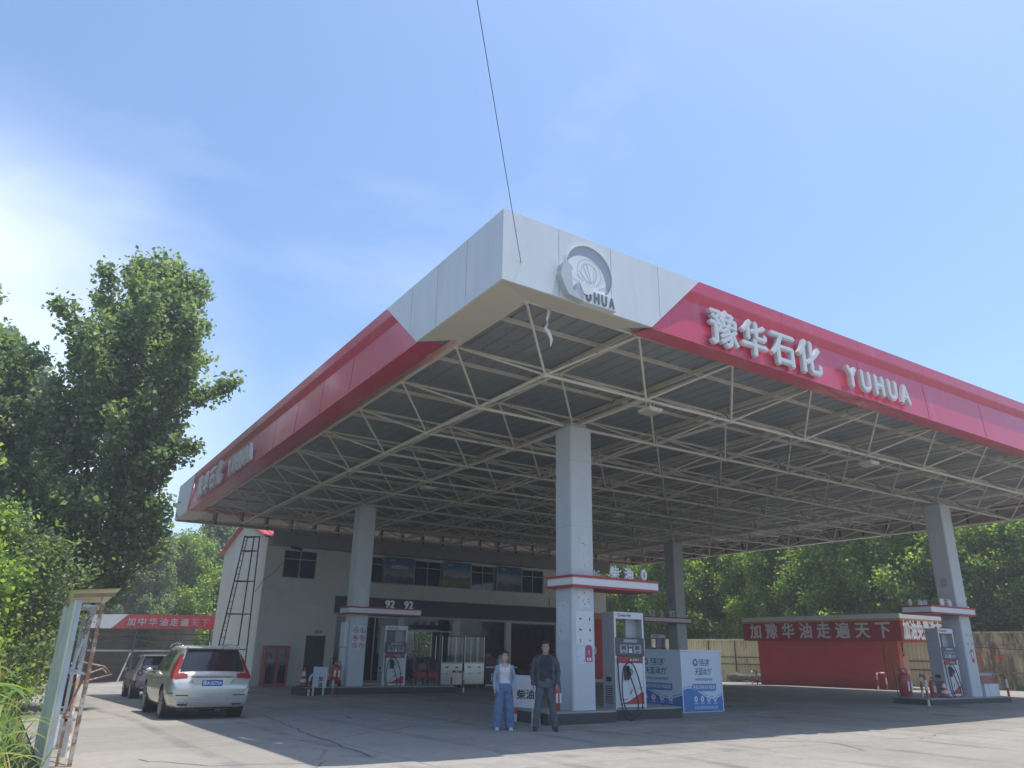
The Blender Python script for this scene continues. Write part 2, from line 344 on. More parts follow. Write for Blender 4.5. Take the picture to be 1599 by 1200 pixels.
# --- fascia
seam_red = mat('seam_red', (.22, .02, .03), .6, var=0)
def fascia_strip(name, a, b, inward, s0t, s0b, s1, white):
    """red fascia: a profile swept from a slanted start to a square end. a: corner, b: direction; inward normal"""
    a, b, inn = Vector(a), Vector(b), Vector(inward); mb = MB()
    prof = [(0.0, ZT), (0.0, 8.70), (.012, 8.66), (.09, 8.48), (.09, 8.45), (.03, None), (.62, 'in')]
    st = []
    for end in (0, 1):
        ring = []
        for d, z in prof:
            def zz(s):
                p = a+b*s; zb = zbot(p.x, p.y)
                return zb if z is None else (zb+.09 if z == 'in' else z)
            t = (ZT-(ZB if not isinstance(z, float) else z))/(ZT-ZB)
            s = lerp(s0t, s0b, t) if end == 0 else (s1 if not isinstance(s1, tuple) else lerp(s1[0], s1[1], t))
            p = a+b*s+inn*d; ring.append((p.x, p.y, zz(s)))
        st.append(ring)
    n = len(prof); flip = b.cross(Z).dot(inn) > 0
    fs = [(i, n+i, n+i+1, i+1) for i in range(n-1)]
    if flip: fs = [f[::-1] for f in fs]
    mb.add(st[0]+st[1], fs, red_panel)
    # top return
    p0, p1 = Vector(st[0][0]), Vector(st[1][0]); mb.add([p0, p1, p1+inn*.5, p0+inn*.5], [(0, 1, 2, 3)], red_plain)
    return mb
f = fascia_strip('f', (X0, Y0, 0), (1, 0, 0), (0, 1, 0), 10.95-X0, 9.52-X0, X1-X0, 0)
for i in range(8):
    x = 13.6+i*2.9; f.beam((x, Y0+.087, 8.43), (x, Y0+.029, zbot(x, Y0)+.02), .009, .004, seam_red); f.bx(x, Y0-.002, 8.70, x+.006, Y0+.02, ZT-.01, seam_red)
front_red = f.build('red_fascia', canopy)
f = fascia_strip('f', (X0, Y0, 0), (0, 1, 0), (1, 0, 0), 14.9-Y0, 13.15-Y0, (36.4-Y0, 37.1-Y0), 0)
for i in range(9):
    y = 17.0+i*2.2; f.beam((X0+.087, y, 8.43), (X0+.029, y, zbot(X0, y)+.02), .004, .009, seam_red)
left_red = f.build('red_fascia', canopy)
f = MB()
f.prism([(X0, ZB), (9.52, ZB-.015), (10.95, ZT), (X0, ZT)], (0, Y0+.05, 0), X, Z, .05, white_panel)
for x in (7.25, 8.50, 9.75):
    zb = ZB+.004 if x < 9.5 else ZB+(x-9.52)/(10.95-9.52)*(ZT-ZB)+.03
    f.bx(x, Y0-.002, zb, x+.005, Y0+.01, ZT-.01, seam_dark)
f.bx(X0+.05, Y0+.05, ZT-.01, 10.9, Y0+.5, ZT, white_panel)
white_front = f.build('white_fascia', canopy)
f = MB()
f.prism([(-14.9, ZT), (-13.15, ZB-.02), (-(Y0+.051), ZB), (-(Y0+.051), ZT)], (X0+.05, 0, 0), -Y, Z, .05, white_panel)
for y in (11.1, 12.3, 13.5):
    zb = ZB+.004 if y < 13.15 else ZB+(y-13.15)/(14.9-13.15)*(ZT-ZB)+.03
    f.bx(X0-.002, y, zb, X0+.01, y+.005, ZT-.01, seam_dark)
f.build('white_fascia', canopy)
f = MB()
f.prism([(-Y1, ZT), (-Y1, zbot(X0, Y1)), (-37.1, ZB-.25), (-36.4, ZT)], (X0+.05, 0, 0), -Y, Z, .05, white_panel)
f.build('white_fascia', canopy)
# --- soffit of the white corner
ex, ey = CX-1.5*GX, CY-1.5*GY
f = MB()
f.add([(X0+.05, Y0+.05, ZB), (9.5, Y0+.05, ZB-.015), (9.05, ey, ZB+.075), (ex, ey, ZB+.09), (ex, 12.62, ZB+.07), (X0+.05, 13.13, ZB-.02)], [(0, 3, 2, 1), (0, 5, 4, 3)], soffit_paint)
f.build('corner_soffit', canopy)
f = MB(); f.add([(X0+.03, 37.1, ZB-.24), (X0+.03, Y1, ZB-.28), (ex, Y1, ZB-.2), (ex, 37.1, ZB-.16)], [(0, 1, 2, 3)], soffit_paint); f.build('corner_soffit', canopy)
# --- far fascias seen from inside
for nm in ('right', 'back'):
    f = MB()
    if nm == 'right':
        f.bx(X1-.05, Y0+.5, ZB-.30, X1, Y1, ZT, red_panel)
        f.bx(X1-.07, Y0+.7, ZB-.30, X1-.052, Y1-.1, ZB+.28, inner_sheet); f.bx(X1-.08, Y0+.7, ZB+.28, X1-.054, Y1-.1, ZB+.62, red_plain)
        for i in range(23): f.bx(X1-.13, Y0+1+i*1.3, ZB-.29, X1-.071, Y0+1.06+i*1.3, ZB+.7, dark_steel)
        f.bx(X1-.14, Y0+.7, ZB-.33, X1, Y1, ZB-.302, steel_cream)
    else:
        f.bx(X0+.05, Y1-.05, ZB-.30, X1-.06, Y1, ZT, red_panel)
        f.bx(X0+.1, Y1-.07, ZB-.30, X1-.2, Y1-.052, ZB+.35, inner_sheet); f.bx(X0+.1, Y1-.08, ZB+.35, X1-.2, Y1-.054, ZB+.62, red_plain)
        for i in range(23): f.bx(X0+.6+i*1.3, Y1-.13, ZB-.29, X0+.66+i*1.3, Y1-.071, ZB+.7, dark_steel)
        f.bx(X0+.05, Y1-.14, ZB-.33, X1-.2, Y1, ZB-.302, steel_cream)
    f.build('inner_fascia', canopy)
# --- ribbed roof sheets
ZC = ZU+.30
f = MB(); xs = []; zs = []; x = X0+.3
while x < X1-.2:
    for dx, dz in ((0, 0), (.30, 0), (.325, .035), (.375, .035)): xs.append(x+dx); zs.append(ZC+dz)
    x += .40
vs = [(x, y, z) for y in (Y0+.3, Y1-.12) for x, z in zip(xs, zs)]; n = len(xs)
f.add(vs, [(i, n+i, n+i+1, i+1) for i in range(n-1)], roof_sheet)
f.add([(v[0], v[1], v[2]+.02) for v in vs], [(i, i+1, n+i+1, n+i) for i in range(n-1)], roof_sheet)
f.build('roof_sheet', canopy)
# --- purlins
NI, NJ = 9, 9     # lower nodes -1..8, upper rows -1.5..8.5 (in cells)
xl, xr, yl, yr = CX-1.5*GX, CX+8.5*GX, CY-1.5*GY, CY+9.3*GY
for j in range(-1, 10):
    f = MB(); y = CY+j*GY; f.bx(xl-.5, y-.03, ZC-.09, xr+1, y+.03, ZC-.006, steel_cream); f.build('purlin', canopy)
# --- space frame
LN = lambda i, j: Vector((CX+i*GX, CY+j*GY, HL))
UN = lambda i, j: Vector((CX+(i+.5)*GX, CY+(j+.5)*GY, ZU))
for i in range(-2, 9):
    f = MB(); f.tube(UN(i, -2), UN(i, 8)+Y*.9, .031, steel_cream, 8)
    f.bx(UN(i, 0).x-.025, yl-.3, ZU+.10, UN(i, 0).x+.025, Y1-.15, ZU+.205, steel_cream)
    for j in range(-2, 9): f.tube(UN(i, j)+Z*.02, UN(i, j)+Z*.12, .03, steel_cream, 6)
    f.build('upper_chord', canopy, smooth=False)
for j in range(-2, 9):
    f = MB(); f.tube(UN(-2, j), UN(8, j), .031, steel_cream, 8); f.build('upper_chord', canopy)
for i in range(-1, 9):
    f = MB(); f.tube(LN(i, -1), LN(i, 8), .038, steel_cream, 8); f.build('lower_chord', canopy)
for j in range(-1, 9):
    f = MB(); f.tube(LN(-1, j), LN(8, j), .038, steel_cream, 8); f.build('lower_chord', canopy)
for j in range(-1, 9):
    f = MB()
    for i in range(-1, 9):
        p = LN(i, j)
        f.ball(p, .07, steel_cream, 8, 5)
        for a in (-1, 0):
            for b in (-1, 0): f.tube(p, UN(i+a, j+b), .026, steel_cream, 7)
    f.build('web_bracing', canopy, smooth=False)
for i in range(-2, 9):
    f = MB()
    for j in range(-2, 9): f.ball(UN(i, j), .07, steel_cream, 8, 5)
    jn = f.build('chord_joints', canopy); jn['kind'] = 'stuff'
f = MB(); f.bx(ex-.03, ey-.06, ZU-.02, xr+1.5, ey-.01, ZU+.06, steel_cream); f.bx(ex-.07, ey-.06, ZU-.02, ex-.031, Y1-.2, ZU+.06, steel_cream)
f.build('edge_rail', canopy)
# --- letters on the fascia
def bold_text(mb, st, o, u, v, size, depth, m, b=.03, **k): mb.text(st, o, u, v, size, depth, m, bold=b, **k)
for i, ch in enumerate('豫华石化'):
    f = MB(); f.text(ch, (11.52+i*.945, Y0-.0, 7.68), X, Z, .86, .10, letter_metal, bold=.035, align='CENTER')
    f.build('letter', front_red)
for i, ch in enumerate('YUHUA'):
    f = MB(); f.text(ch, (15.93+i*.56, Y0-.0, 7.63), X, Z, .70, .10, letter_metal, bold=.055, align='CENTER', sx=.84)
    f.build('letter', front_red)
for i, ch in enumerate('豫华石化'):
    f = MB(); f.text(ch, (X0, 34.3-i*1.2, 7.60), -Y, Z, 1.0, .10, letter_white, bold=.035, align='CENTER'); f.build('letter', left_red)  # brighter colour than the front letters, put in against this side's shade
for i, ch in enumerate('YUHUA'):
    f = MB(); f.text(ch, (X0, 29.0-i*.72, 7.55), -Y, Z, .88, .10, letter_white, bold=.04, align='CENTER', sx=.86); f.build('letter', left_red)
# --- emblem: a recessed round tray behind a white cut-out base with letters
OX, OY = 7.93, Y0
f = MB()
c = (OX, OY-.001, 8.24)
f.ring(c, X, Z, .548, .565, .052, white_panel, 48)
f.disc(c, X, Z, .548, .02, mat('emblem_shade_arc', (.40, .43, .49), .5, var=.06), 48)  # grey stays visible as an upper crescent: the rim's shadow painted in
c2_ = (OX-.10, 8.06); r2_ = .50; ip = []
for k in range(72):
    a = 2*math.pi*k/72
    for cx_, cz_, r_0, ox_, oz_, r_1 in ((c2_[0], c2_[1], r2_, OX, 8.24, .546), (OX, 8.24, .546, c2_[0], c2_[1], r2_)):
        q = (cx_+r_0*math.cos(a), cz_+r_0*math.sin(a))
        if math.hypot(q[0]-ox_, q[1]-oz_) <= r_1+1e-6: ip.append(q)
mc = (sum(q[0] for q in ip)/len(ip), sum(q[1] for q in ip)/len(ip)); ip.sort(key=lambda q: math.atan2(q[1]-mc[1], q[0]-mc[0]))
f.prism(ip, (0, OY-.0215, 0), X, Z, .012, letter_white)  # white lower face painted as the sunlit part of the tray
for r in (.46, .37, .28, .19): f.ring((OX, OY-.0215, 8.24), X, Z, r-.0035, r+.0035, .014 if r < .3 else .002, gray_panel, 40)
for i in range(11):
    a = R_(-75+i*15+4*math.sin(i*3)); d = Vector((math.sin(a), 0, math.cos(a))); c0_ = Vector((OX+.1, OY-.0345, 7.90)); f.beam(c0_+d*.12, c0_+d*(.50+.05*math.sin(i*5)), .006, .004, gray_panel)
emb = f.build('round_emblem', canopy)
f = MB()   # thick swoosh standing in front on the left
f.prism([(7.18, 7.95), (7.24, 8.20), (7.33, 8.26), (7.44, 8.20), (7.47, 8.13), (7.43, 8.10), (7.45, 7.92), (7.47, 7.72), (7.53, 7.70), (7.56, 7.88), (7.60, 7.90), (7.70, 7.74), (7.70, 7.55), (7.36, 7.60), (7.28, 7.74)], (0, OY-.0, 0), X, Z, .15, mat('emblem_shade_grey', (.50, .53, .55), .5, var=.05))  # swoosh greyer than the plinth: its shade is put into the colour
f.build('emblem_swoosh', canopy)
f = MB(); f.prism([(7.705, 7.84), (8.50, 7.83), (8.50, 7.55), (7.705, 7.55)], (0, OY-.0, 0), X, Z, .13, white_panel); sw = f.build('emblem_plinth', canopy, bevel=.01)
f = MB()
for ch, x in zip('UHUA', (7.83, 8.02, 8.20, 8.38)): f.text(ch, (x, OY-.131, 7.595), X, Z, .29, .012, mat('letter_grey', (.16, .17, .18), .5, var=.1), bold=.05, align='CENTER', fit=.135)
f.build('lettering', sw)
f = MB(); f.prism([(7.70, 7.70), (7.80, 7.69), (7.84, 7.73), (7.90, 7.71), (7.93, 7.80), (7.91, 7.86), (7.80, 7.90), (7.72, 7.96), (7.66, 7.90), (7.62, 7.98), (7.60, 7.90)], (0, OY-.145, 0), X, Z, .02, letter_white); f.build('torn_film', sw)
# --- columns
def column_mesh():
    b = MB(); h = CW/2; b.bx(CX-h, CY-h, .20, CX+h, CY+h, HL-.05, column_paint); return b
def seams(b):
    h = CW/2+.002
    for z in (4.35, 5.95):
        b.bx(CX-h, CY-h, z, CX+h, CY-h+.01, z+.006, gray_panel); b.bx(CX-h, CY-h+.011, z, CX-h+.01, CY+h, z+.006, gray_panel)
cols = {}
for (i, j) in ((0, 0), (0, 5), (6, 0), (6, 5)):
    b = column_mesh(); o = b.build('column', canopy, bevel=.055); o.location = (i*GX, j*GY, 0 if (i, j) != (0, 5) else -.08); cols[(i, j)] = o
    o.modifiers['bevel'].segments = 3
    s = MB(); seams(s); s.build('panel_seam', o)
    s = MB(); s.bx(CX-.24, CY-.24, HL-.06, CX+.24, CY+.24, HL+.03, steel_cream); s.bx(CX-CW/2-.006, CY-.1, 3.9, CX-CW/2-.001, CY+.12, 4.2, gray_panel) if (i, j) in ((6, 0), (6, 5)) else None
    s.build('column_cap', o)
# price shelves (local to each column; x offsets from the column centre)
def shelf(col, xa, xb, z, dz, rot):
    b = MB(); ya, yb = CY-.50, CY+.50
    b.bx(CX+xa, ya, z+.02, CX+xb, yb, z+.20, letter_white)
    b.bx(CX+xa-.03, ya-.03, z+.20, CX+xb+.03, yb+.03, z+.25, red_plain); b.bx(CX+xa-.03, ya-.03, z-.03, CX+xb+.03, yb+.03, z+.02, red_plain)
    o = b.build('price_shelf', col)
    for st, x, s, yy, sgn, tilt in rot:
        t = MB(); u = X*sgn; v = (Z+X*tilt).normalized()
        t.text(st, (CX+x, CY-.44 if yy == 0 else CY+.44, z+.26), u, v, s, .05, letter_white, bold=.03, align='CENTER')
        t.build('letter', o)
    return o
# depth is limited to thing > part > sub-part, so shelf letters are joined into the shelf's own mesh
def shelf2(col, xa, xb, z, items):
    b = MB(); ya, yb = CY-.50, CY+.50
    b.bx(CX+xa, ya, z+.02, CX+xb, yb, z+.19, letter_white)
    b.bx(CX+xa-.03, ya-.03, z+.19, CX+xb+.03, yb+.03, z+.24, red_plain); b.bx(CX+xa-.03, ya-.03, z-.03, CX+xb+.03, yb+.03, z+.02, red_plain)
    for st, x, s, back, tilt in items:
        v = (Z+X*tilt).normalized()
        b.text(st, (CX+x, (CY-.42) if not back else (CY+.42), z+.245), X if not back else -X, v, s, .05, letter_white, bold=.03, align='CENTER')
    return b.build('price_shelf', col)
shelf2(cols[(0, 0)], -.43, 2.22, 2.96, [('柴', .86, .30, 0, 0), ('油', 1.30, .30, 0, 0), ('0', 1.80, .36, 0, 0), ('柴', .55, .30, 1, .1), ('油', 1.0, .30, 1, 0), ('0', 1.62, .34, 1, 0)])
shelf2(cols[(0, 5)], -.50, 2.45, 2.82, [('92', 1.12, .40, 0, .06), ('92', 1.92, .40, 0, 0)])
shelf2(cols[(6, 0)], -2.35, .43, 2.96, [('0', -1.9, .34, 1, 0), ('柴', -1.3, .28, 1, .15), ('油', -.95, .28, 1, 0), ('柴', -1.55, .28, 0, .12), ('油', -1.08, .28, 0, -.2)])
shelf2(cols[(6, 5)], -2.6, .46, 2.95, [('92', -2.1, .42, 0, 0), ('2', -1.45, .42, 0, 0), ('95', -.75, .42, 0, 0)])
# notices stuck on the columns (sub-parts)
fy = CY-CW/2-.004
worn = mat('worn_sticker', (.60, .63, .65), .5, var=.05, dirt=(.16, .17, .18), dscale=9, dlo=.56, dhi=.63)
worn_pale = mat('worn_sticker_pale', (.63, .67, .70), .5, var=.04, dirt=(.34, .36, .38), dscale=10, dlo=.55, dhi=.64)
c0 = cols[(0, 0)]
b = MB(); b.bx(CX-.12, fy, 3.35, CX+.18, fy+.003, 4.12, worn); b.build('peeled_notice', c0)
b = MB(); b.bx(CX-.16, fy, 2.46, CX+.20, fy+.003, 2.9, worn); b.build('peeled_notice', c0)
b = MB(); b.bx(CX-CW/2-.004, CY-.2, 1.75, CX-CW/2-.001, CY+.22, 2.62, worn_pale); b.build('peeled_notice', c0)
def no_sign(b, x, z, r, red=True, k=0):
    m = red_print if red else black_print
    if red:
        b.ring((x, fy-.004, z), X, Z, r*.80, r, .002, m, 20)
        b.beam((x-r*.56, fy-.0065, z+r*.56), (x+r*.56, fy-.0065, z-r*.56), .004, r*.16, m)
    q = [[(-.5, -.1), (.3, -.3), (.45, .1), (-.2, .25)], [(-.3, -.5), (.15, -.5), (.2, .3), (0, .55), (-.2, .3)], [(-.5, -.25), (.5, -.25), (.5, .2), (.1, .2), (.0, .4), (-.4, .3)], [(-.1, -.5), (.3, -.4), (.35, .1), (.05, .55), (-.3, 0)], None, [(-.55, .25), (.5, -.2), (.5, .0), (-.4, .45)]][k % 6]
    if q is None: b.text('5', (x, fy-.004, z-r*.5), X, Z, r*1.4, .002, black_print, bold=.02, align='CENTER')
    else: b.prism([(a*r, c*r) for a, c in q], (x, fy-.003, z), X, Z, .002, black_print)
b = MB(); b.bx(CX-.24, fy-.0025, 1.67, CX+.26, fy, 2.41, disp_white)
for k in range(6): no_sign(b, CX-.11+(k % 2)*.28, 2.24-(k//2)*.24, .075, False, k)
b.build('safety_notice', c0)
b = MB(); b.prism([(-.10, -.19), (.10, -.19), (.10, .10), (.05, .17), (-.05, .17), (-.10, .10)], (CX+.13, fy, 1.50), X, Z, .003, mat('pink_print', (.42, .05, .15), .5)); b.text('!', (CX+.13, fy-.004, 1.47), X, Z, .13, .002, letter_white, bold=.03, align='CENTER')
b.bx(CX+.07, fy-.005, 1.335, CX+.11, fy-.0035, 1.40, letter_white); b.bx(CX+.14, fy-.005, 1.335, CX+.19, fy-.0035, 1.40, letter_white)
b.build('hazard_sticker', c0)
b = MB(); b.bx(CX-.2, fy, 1.26, CX+.02, fy+.003, 1.63, worn_pale); b.build('peeled_notice', c0)
c2 = cols[(0, 5)]
b = MB(); b.bx(CX-.25, fy-.001, 1.55, CX+.26, fy+.003, 2.38, disp_white)
for k in range(6): no_sign(b, CX-.12+(k % 2)*.27, 2.22-(k//2)*.27, .105, True, k)
b.build('safety_notice', c2)
b = MB(); b.bx(CX-.16, fy, 2.42, CX+.16, fy+.003, 2.72, worn); b.build('peeled_notice', c2)
b = MB(); b.bx(CX-.1, fy, 3.05, CX+.12, fy+.003, 3.75, mat('worn_sticker_flecks', (.62, .65, .67), .5, var=.04, dirt=(.08, .08, .08), dscale=14, dlo=.62, dhi=.66)); b.build('peeled_notice', c2)
b = MB(); b.bx(CX-CW/2-.16, CY-.15, 1.62, CX-CW/2-.002, CY+.3, 2.5, disp_white); b.bx(CX-CW/2-.14, CY-.1, .3, CX-CW/2-.002, CY+.3, 1.6, disp_white); b.build('junction_box', c2, bevel=.01)
c3 = cols[(6, 0)]
b = MB()
for k in range(6): no_sign(b, CX-.10+(k % 2)*.26, 2.30-(k//2)*.28, .07, False, k)
b.build('safety_notice', c3)
b = MB(); b.bx(CX-.02, fy, 1.42, CX+.14, fy+.003, 1.84, red_print); b.bx(CX+.02, fy-.003, 1.55, CX+.10, fy-.0005, 1.76, letter_white); b.build('hazard_sticker', c3)
b = MB(); b.bx(CX-CW/2-.004, CY-.12, 5.45, CX-CW/2-.001, CY+.16, 5.85, worn); b.build('peeled_notice', c3)
b = MB(); b.bx(CX-.2, fy, 1.5, CX+.22, fy+.003, 2.5, worn); b.build('peeled_notice', cols[(6, 5)])
# --- lights hanging under the frame
lamp_lens = mat('lamp_lens', (.46, .44, .38), .35, var=.03)
lt = thing('canopy_light', 'square floodlight hung under the space frame just in front of the nearest column', 'light', (11.3, 11.83, 6.62))
b = MB(); b.bx(-.2, -.2, .03, .2, .2, .10, steel_cream); b.build('housing', lt, world=False, bevel=.01)
b = MB(); b.bx(-.18, -.18, .0, .18, .18, .03, lamp_lens); b.build('lens', lt, world=False)
b = MB()
for q in (-.12, .12): b.tube((q, 0, .10), (q, 0, .27), .012, steel_cream, 6)
b.bx(-.14, -.02, .26, .14, .02, .29, steel_cream); b.build('bracket', lt, world=False)
for (x, y, s) in ((19.6, 11.83, 'square floodlight under the frame above the diesel lettering side, between the two front columns'), (19.6, 22.68, 'square floodlight under the middle of the canopy, behind the nearest column to its right'),
                  (9.78, 30.8, 'square floodlight under the canopy between the parked silver car and the shop wall'), (30.8, 30.8, 'square floodlight under the frame above the farthest column'), (11.18, 22.68, 'square floodlight under the frame between the two left-hand columns')):
    dup(lt, (x, y, 6.62), label=s)
# hanging scrap at the corner and the overhead wire
b = MB()
p = Vector((7.42, 10.40, 7.66))
b.path([p, p+Vector((.02, 0, -.12)), p+Vector((-.02, 0, -.26)), p+Vector((.02, .01, -.38))], .018, letter_white, 6, rs=[.03, .022, .018, .012])
b.path([p+Vector((.06, 0, 0)), p+Vector((.05, 0, -.14)), p+Vector((.0, 0, -.28))], .012, letter_white, 6)
b.path([p+Vector((0, 0, -.36)), p+Vector((-.05, .0, -.46)), p+Vector((.04, .01, -.54)), p+Vector((.09, 0, -.66)), p+Vector((.07, 0, -.80))], .03, letter_white, 7, rs=[.012, .035, .04, .03, .01])
tag(b.build('hanging_scrap', loc=p, smooth=True), 'knotted strip of pale torn plastic dangling from the canopy edge', 'scrap')
b = MB(); d = Vector((.366, .677, .821)).normalized(); q = Vector((0, 0, 1.52))+d*11.2; e = Vector((7.0, 10.45, 7.66))
m_ = (q+e)/2-Z*.02; q2 = q+(q-e)*1.5
b.path([e, lerp(e, m_, .5)-Z*.01, m_, q, q2], .0065, dark_plastic, 5)
tag(b.build('overhead_wire', loc=e), 'thin black wire running down out of the sky to the canopy corner', 'wire')
# ================================================================== pump islands
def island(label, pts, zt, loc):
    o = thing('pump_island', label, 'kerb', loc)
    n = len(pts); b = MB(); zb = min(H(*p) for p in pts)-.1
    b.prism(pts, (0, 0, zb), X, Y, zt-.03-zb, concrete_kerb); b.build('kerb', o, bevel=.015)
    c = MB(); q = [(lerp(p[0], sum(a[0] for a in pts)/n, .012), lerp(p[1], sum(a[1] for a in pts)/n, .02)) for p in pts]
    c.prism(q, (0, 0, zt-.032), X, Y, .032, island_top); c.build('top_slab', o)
    return o
def bone(xa, xb, wide_left, y0, yc, y1, y0n, y1n, xs):
    return None
island('grey pump island with dark kerb under the nearest column and diesel pump', [(9.98, 13.95), (11.86, 13.95), (12.05, 14.35), (14.3, 14.35), (14.3, 15.2), (9.98, 15.2)], .30, (12, 14.5, H(12, 14.5)))
island('pump island with dark kerb under the column by the shop numbered 92', [(9.2, 27.35), (15.2, 27.35), (15.2, 28.85), (9.2, 28.85)], .19, (12, 28, H(12, 28)))
island('pump island at the right edge carrying a pump and a white storage box', [(24.6, 13.95), (29.6, 13.95), (29.6, 15.2), (24.6, 15.2)], .34, (27, 14.5, H(27, 14.5)))
island('farthest pump island partly hidden behind the blue and white cabinet', [(24.4, 27.3), (29.4, 27.3), (29.4, 28.8), (24.4, 28.8)], .22, (27, 28, H(27, 28)))
# ================================================================== fuel dispensers
def dispenser(label, loc):
    o = thing('fuel_dispenser', label, 'fuel pump', loc, 0, 'fuel pumps'); w, d, h = .47, .44, 2.15
    def P(name, b, par=o, **k): return b.build(name, par, world=False, **k)
    for s in (-1, 1):
        b = MB(); b.bx(s*w, -d/2, 0, s*(w-.055), d/2, h-.001, gray_panel); b.bx(s*w, -d/2-.012, 0, s*(w-.06), -d/2-.0005, h-.001, disp_white)
        sp = P('side_panel', b, bevel=.006)
        b = MB()
        for k in range(9): b.bx(s*(w+.001), -d*.3, .10+k*.045, s*(w+.004), d*.3, .125+k*.045, seam_dark)
        b.bx(s*(w+.001), -.09, .58, s*(w+.012), .09, .68, dark_plastic); P('vent', b, sp)
    b = MB(); b.bx(-w+.056, -d/2-.01, h-.16, w-.056, d/2, h, disp_white); hd = P('header', b, bevel=.006)
    b = MB(); b.text('D', (-w+.12, -d/2-.012, h-.115), X, Z, .11, .003, red_print, bold=.02); b.text('DIESEL 柴油', (-w+.21, -d/2-.012, h-.105), X, Z, .062, .003, black_print, bold=.01); P('lettering', b, hd)
    b = MB(); b.bx(-w+.056, -d/2+.06, 0, w-.056, d/2-.02, 1.56, gray_panel); b.bx(.06, -.04, 1.56, w-.056, .04, h-.16, gray_panel); P('inner_body', b)
    b = MB(); b.bx(-w+.062, -d/2-.004, .02, w-.062, -d/2+.058, .99, disp_white); pn = P('lower_panel', b, bevel=.006)
    b = MB(); b.prism([(-.38, .09), (.40, .09), (.40, .34), (.33, .345), (.18, .27), (-.05, .16)], (0, -d/2-.006, 0), X, Z, .003, red_print)
    b.path([(-.36, -d/2-.008, .22), (-.2, -d/2-.008, .19), (-.1, -d/2-.008, .20)], .006, black_print, 5); b.path([(.24, -d/2-.008, .43), (.32, -d/2-.008, .445), (.39, -d/2-.008, .44)], .006, black_print, 5)
    b.prism([(0, 0), (.03, .01), (.03, .05), (.09, .10), (.06, .11), (.0, .05)], (-.02, -d/2-.006, .30), X, Z, .002, black_print); P('swoosh', b, pn)
    b = MB(); b.bx(-w+.062, -d/2-.008, 1.0, w-.062, -d/2+.058, 1.13, red_plain); s_ = P('label_strip', b)
    b = MB(); b.bx(-.05, -d/2-.011, 1.015, w-.08, -d/2-.0085, 1.115, mat('strip_brown', (.10, .05, .04), .4)); b.disc((.02, -d/2-.011, 1.065), X, Z, .025, .003, letter_white, 14); b.disc((.34, -d/2-.011, 1.065), X, Z, .022, .003, green_print, 14)
    b.text('加油卡', (.08, -d/2-.0115, 1.04), X, Z, .07, .002, letter_white); P('lettering', b, s_)
    b = MB(); b.bx(-w+.02, -d/2-.03, 1.15, w-.02, -d/2+.058, 1.56, panel_slate); dp = P('display_panel', b, bevel=.012)
    for x0, x1 in ((-.32, -.09), (.10, .34)):
        b = MB(); b.bx(x0, -d/2-.036, 1.21, x1, -d/2-.031, 1.40, lcd); b.bx(x0+.05, -d/2-.040, 1.29, x1-.05, -d/2-.0365, 1.38, panel_slate); b.bx(x0+.08, -d/2-.040, 1.225, x1-.08, -d/2-.0365, 1.25, dark_plastic); P('keypad', b, dp)
    b = MB(); b.bx(-.20, -d/2-.036, 1.455, .22, -d/2-.031, 1.525, lcd); P('screen', b, dp)
    b = MB(); b.prism([(-.05, 1.22), (.06, 1.22), (.04, 1.33), (.02, 1.30), (-.03, 1.33)], (0, -d/2-.031, 0), X, Z, .006, disp_white); b.bx(-.05, -d/2-.036, 1.36, .07, -d/2-.031, 1.40, lcd); P('card_slot', b, dp)
    # hose and nozzle
    y = -d/2
    b = MB(); b.bx(-.20, y-.06, .62, -.06, y-.0045, .93, dark_plastic); P('nozzle_holster', b, bevel=.015)
    b = MB()
    loop = [(-.41, y-.03, 1.10), (-.41, y-.05, .9), (-.40, y-.06, .5), (-.385, y-.10, .16), (-.33, y-.15, -.12), (-.20, y-.17, -.23), (-.02, y-.17, -.20), (.16, y-.16, -.08), (.25, y-.13, .18), (.22, y-.10, .5), (.11, y-.09, .82), (0, y-.09, .97), (-.14, y-.10, 1.00), (-.28, y-.10, .88), (-.35, y-.11, .6), (-.36, y-.13, .25), (-.30, y-.16, .0), (-.16, y-.19, -.12), (0, y-.19, -.08), (.07, y-.17, .12), (.02, y-.13, .40), (-.06, y-.11, .62), (-.09, y-.10, .70)]
    pp = []
    for i in range(len(loop)-1):
        p0, p1, p2, p3 = [Vector(loop[max(0, min(len(loop)-1, i+k))]) for k in (-1, 0, 1, 2)]
        for s in range(4):
            t = s/4; pp.append(.5*((2*p1)+(p2-p0)*t+(2*p0-5*p1+4*p2-p3)*t*t+(3*p1-p0-3*p2+p3)*t**3))
    pp.append(Vector(loop[-1])); b.path(pp, .016, black_rubber, 8); hs = P('hose', b, smooth=True)
    b = MB(); b.path([(-.09, y-.10, .70), (-.10, y-.105, .78), (-.12, y-.10, .86), (-.13, y-.085, .93)], .024, black_rubber, 8, rs=[.018, .027, .03, .02]); b.path([(-.05, y-.10, .72), (-.03, y-.115, .80), (-.07, y-.11, .87)], .012, dark_plastic, 6); P('nozzle', b, hs, smooth=True)
    return o
D1 = dispenser('pump beside the nearest column with its black hose looped over the kerb', (12.67, 14.58, .30))
dup(D1, (12.68, 27.92, .19), label='pump standing right of the column numbered 92 in front of the shop')
dup(D1, (26.90, 14.62, .34), label='pump at the right edge in front of the column by the red car wash')
dup(D1, (26.35, 28.0, .22), label='pump whose empty top frame shows above the blue and white cabinet')
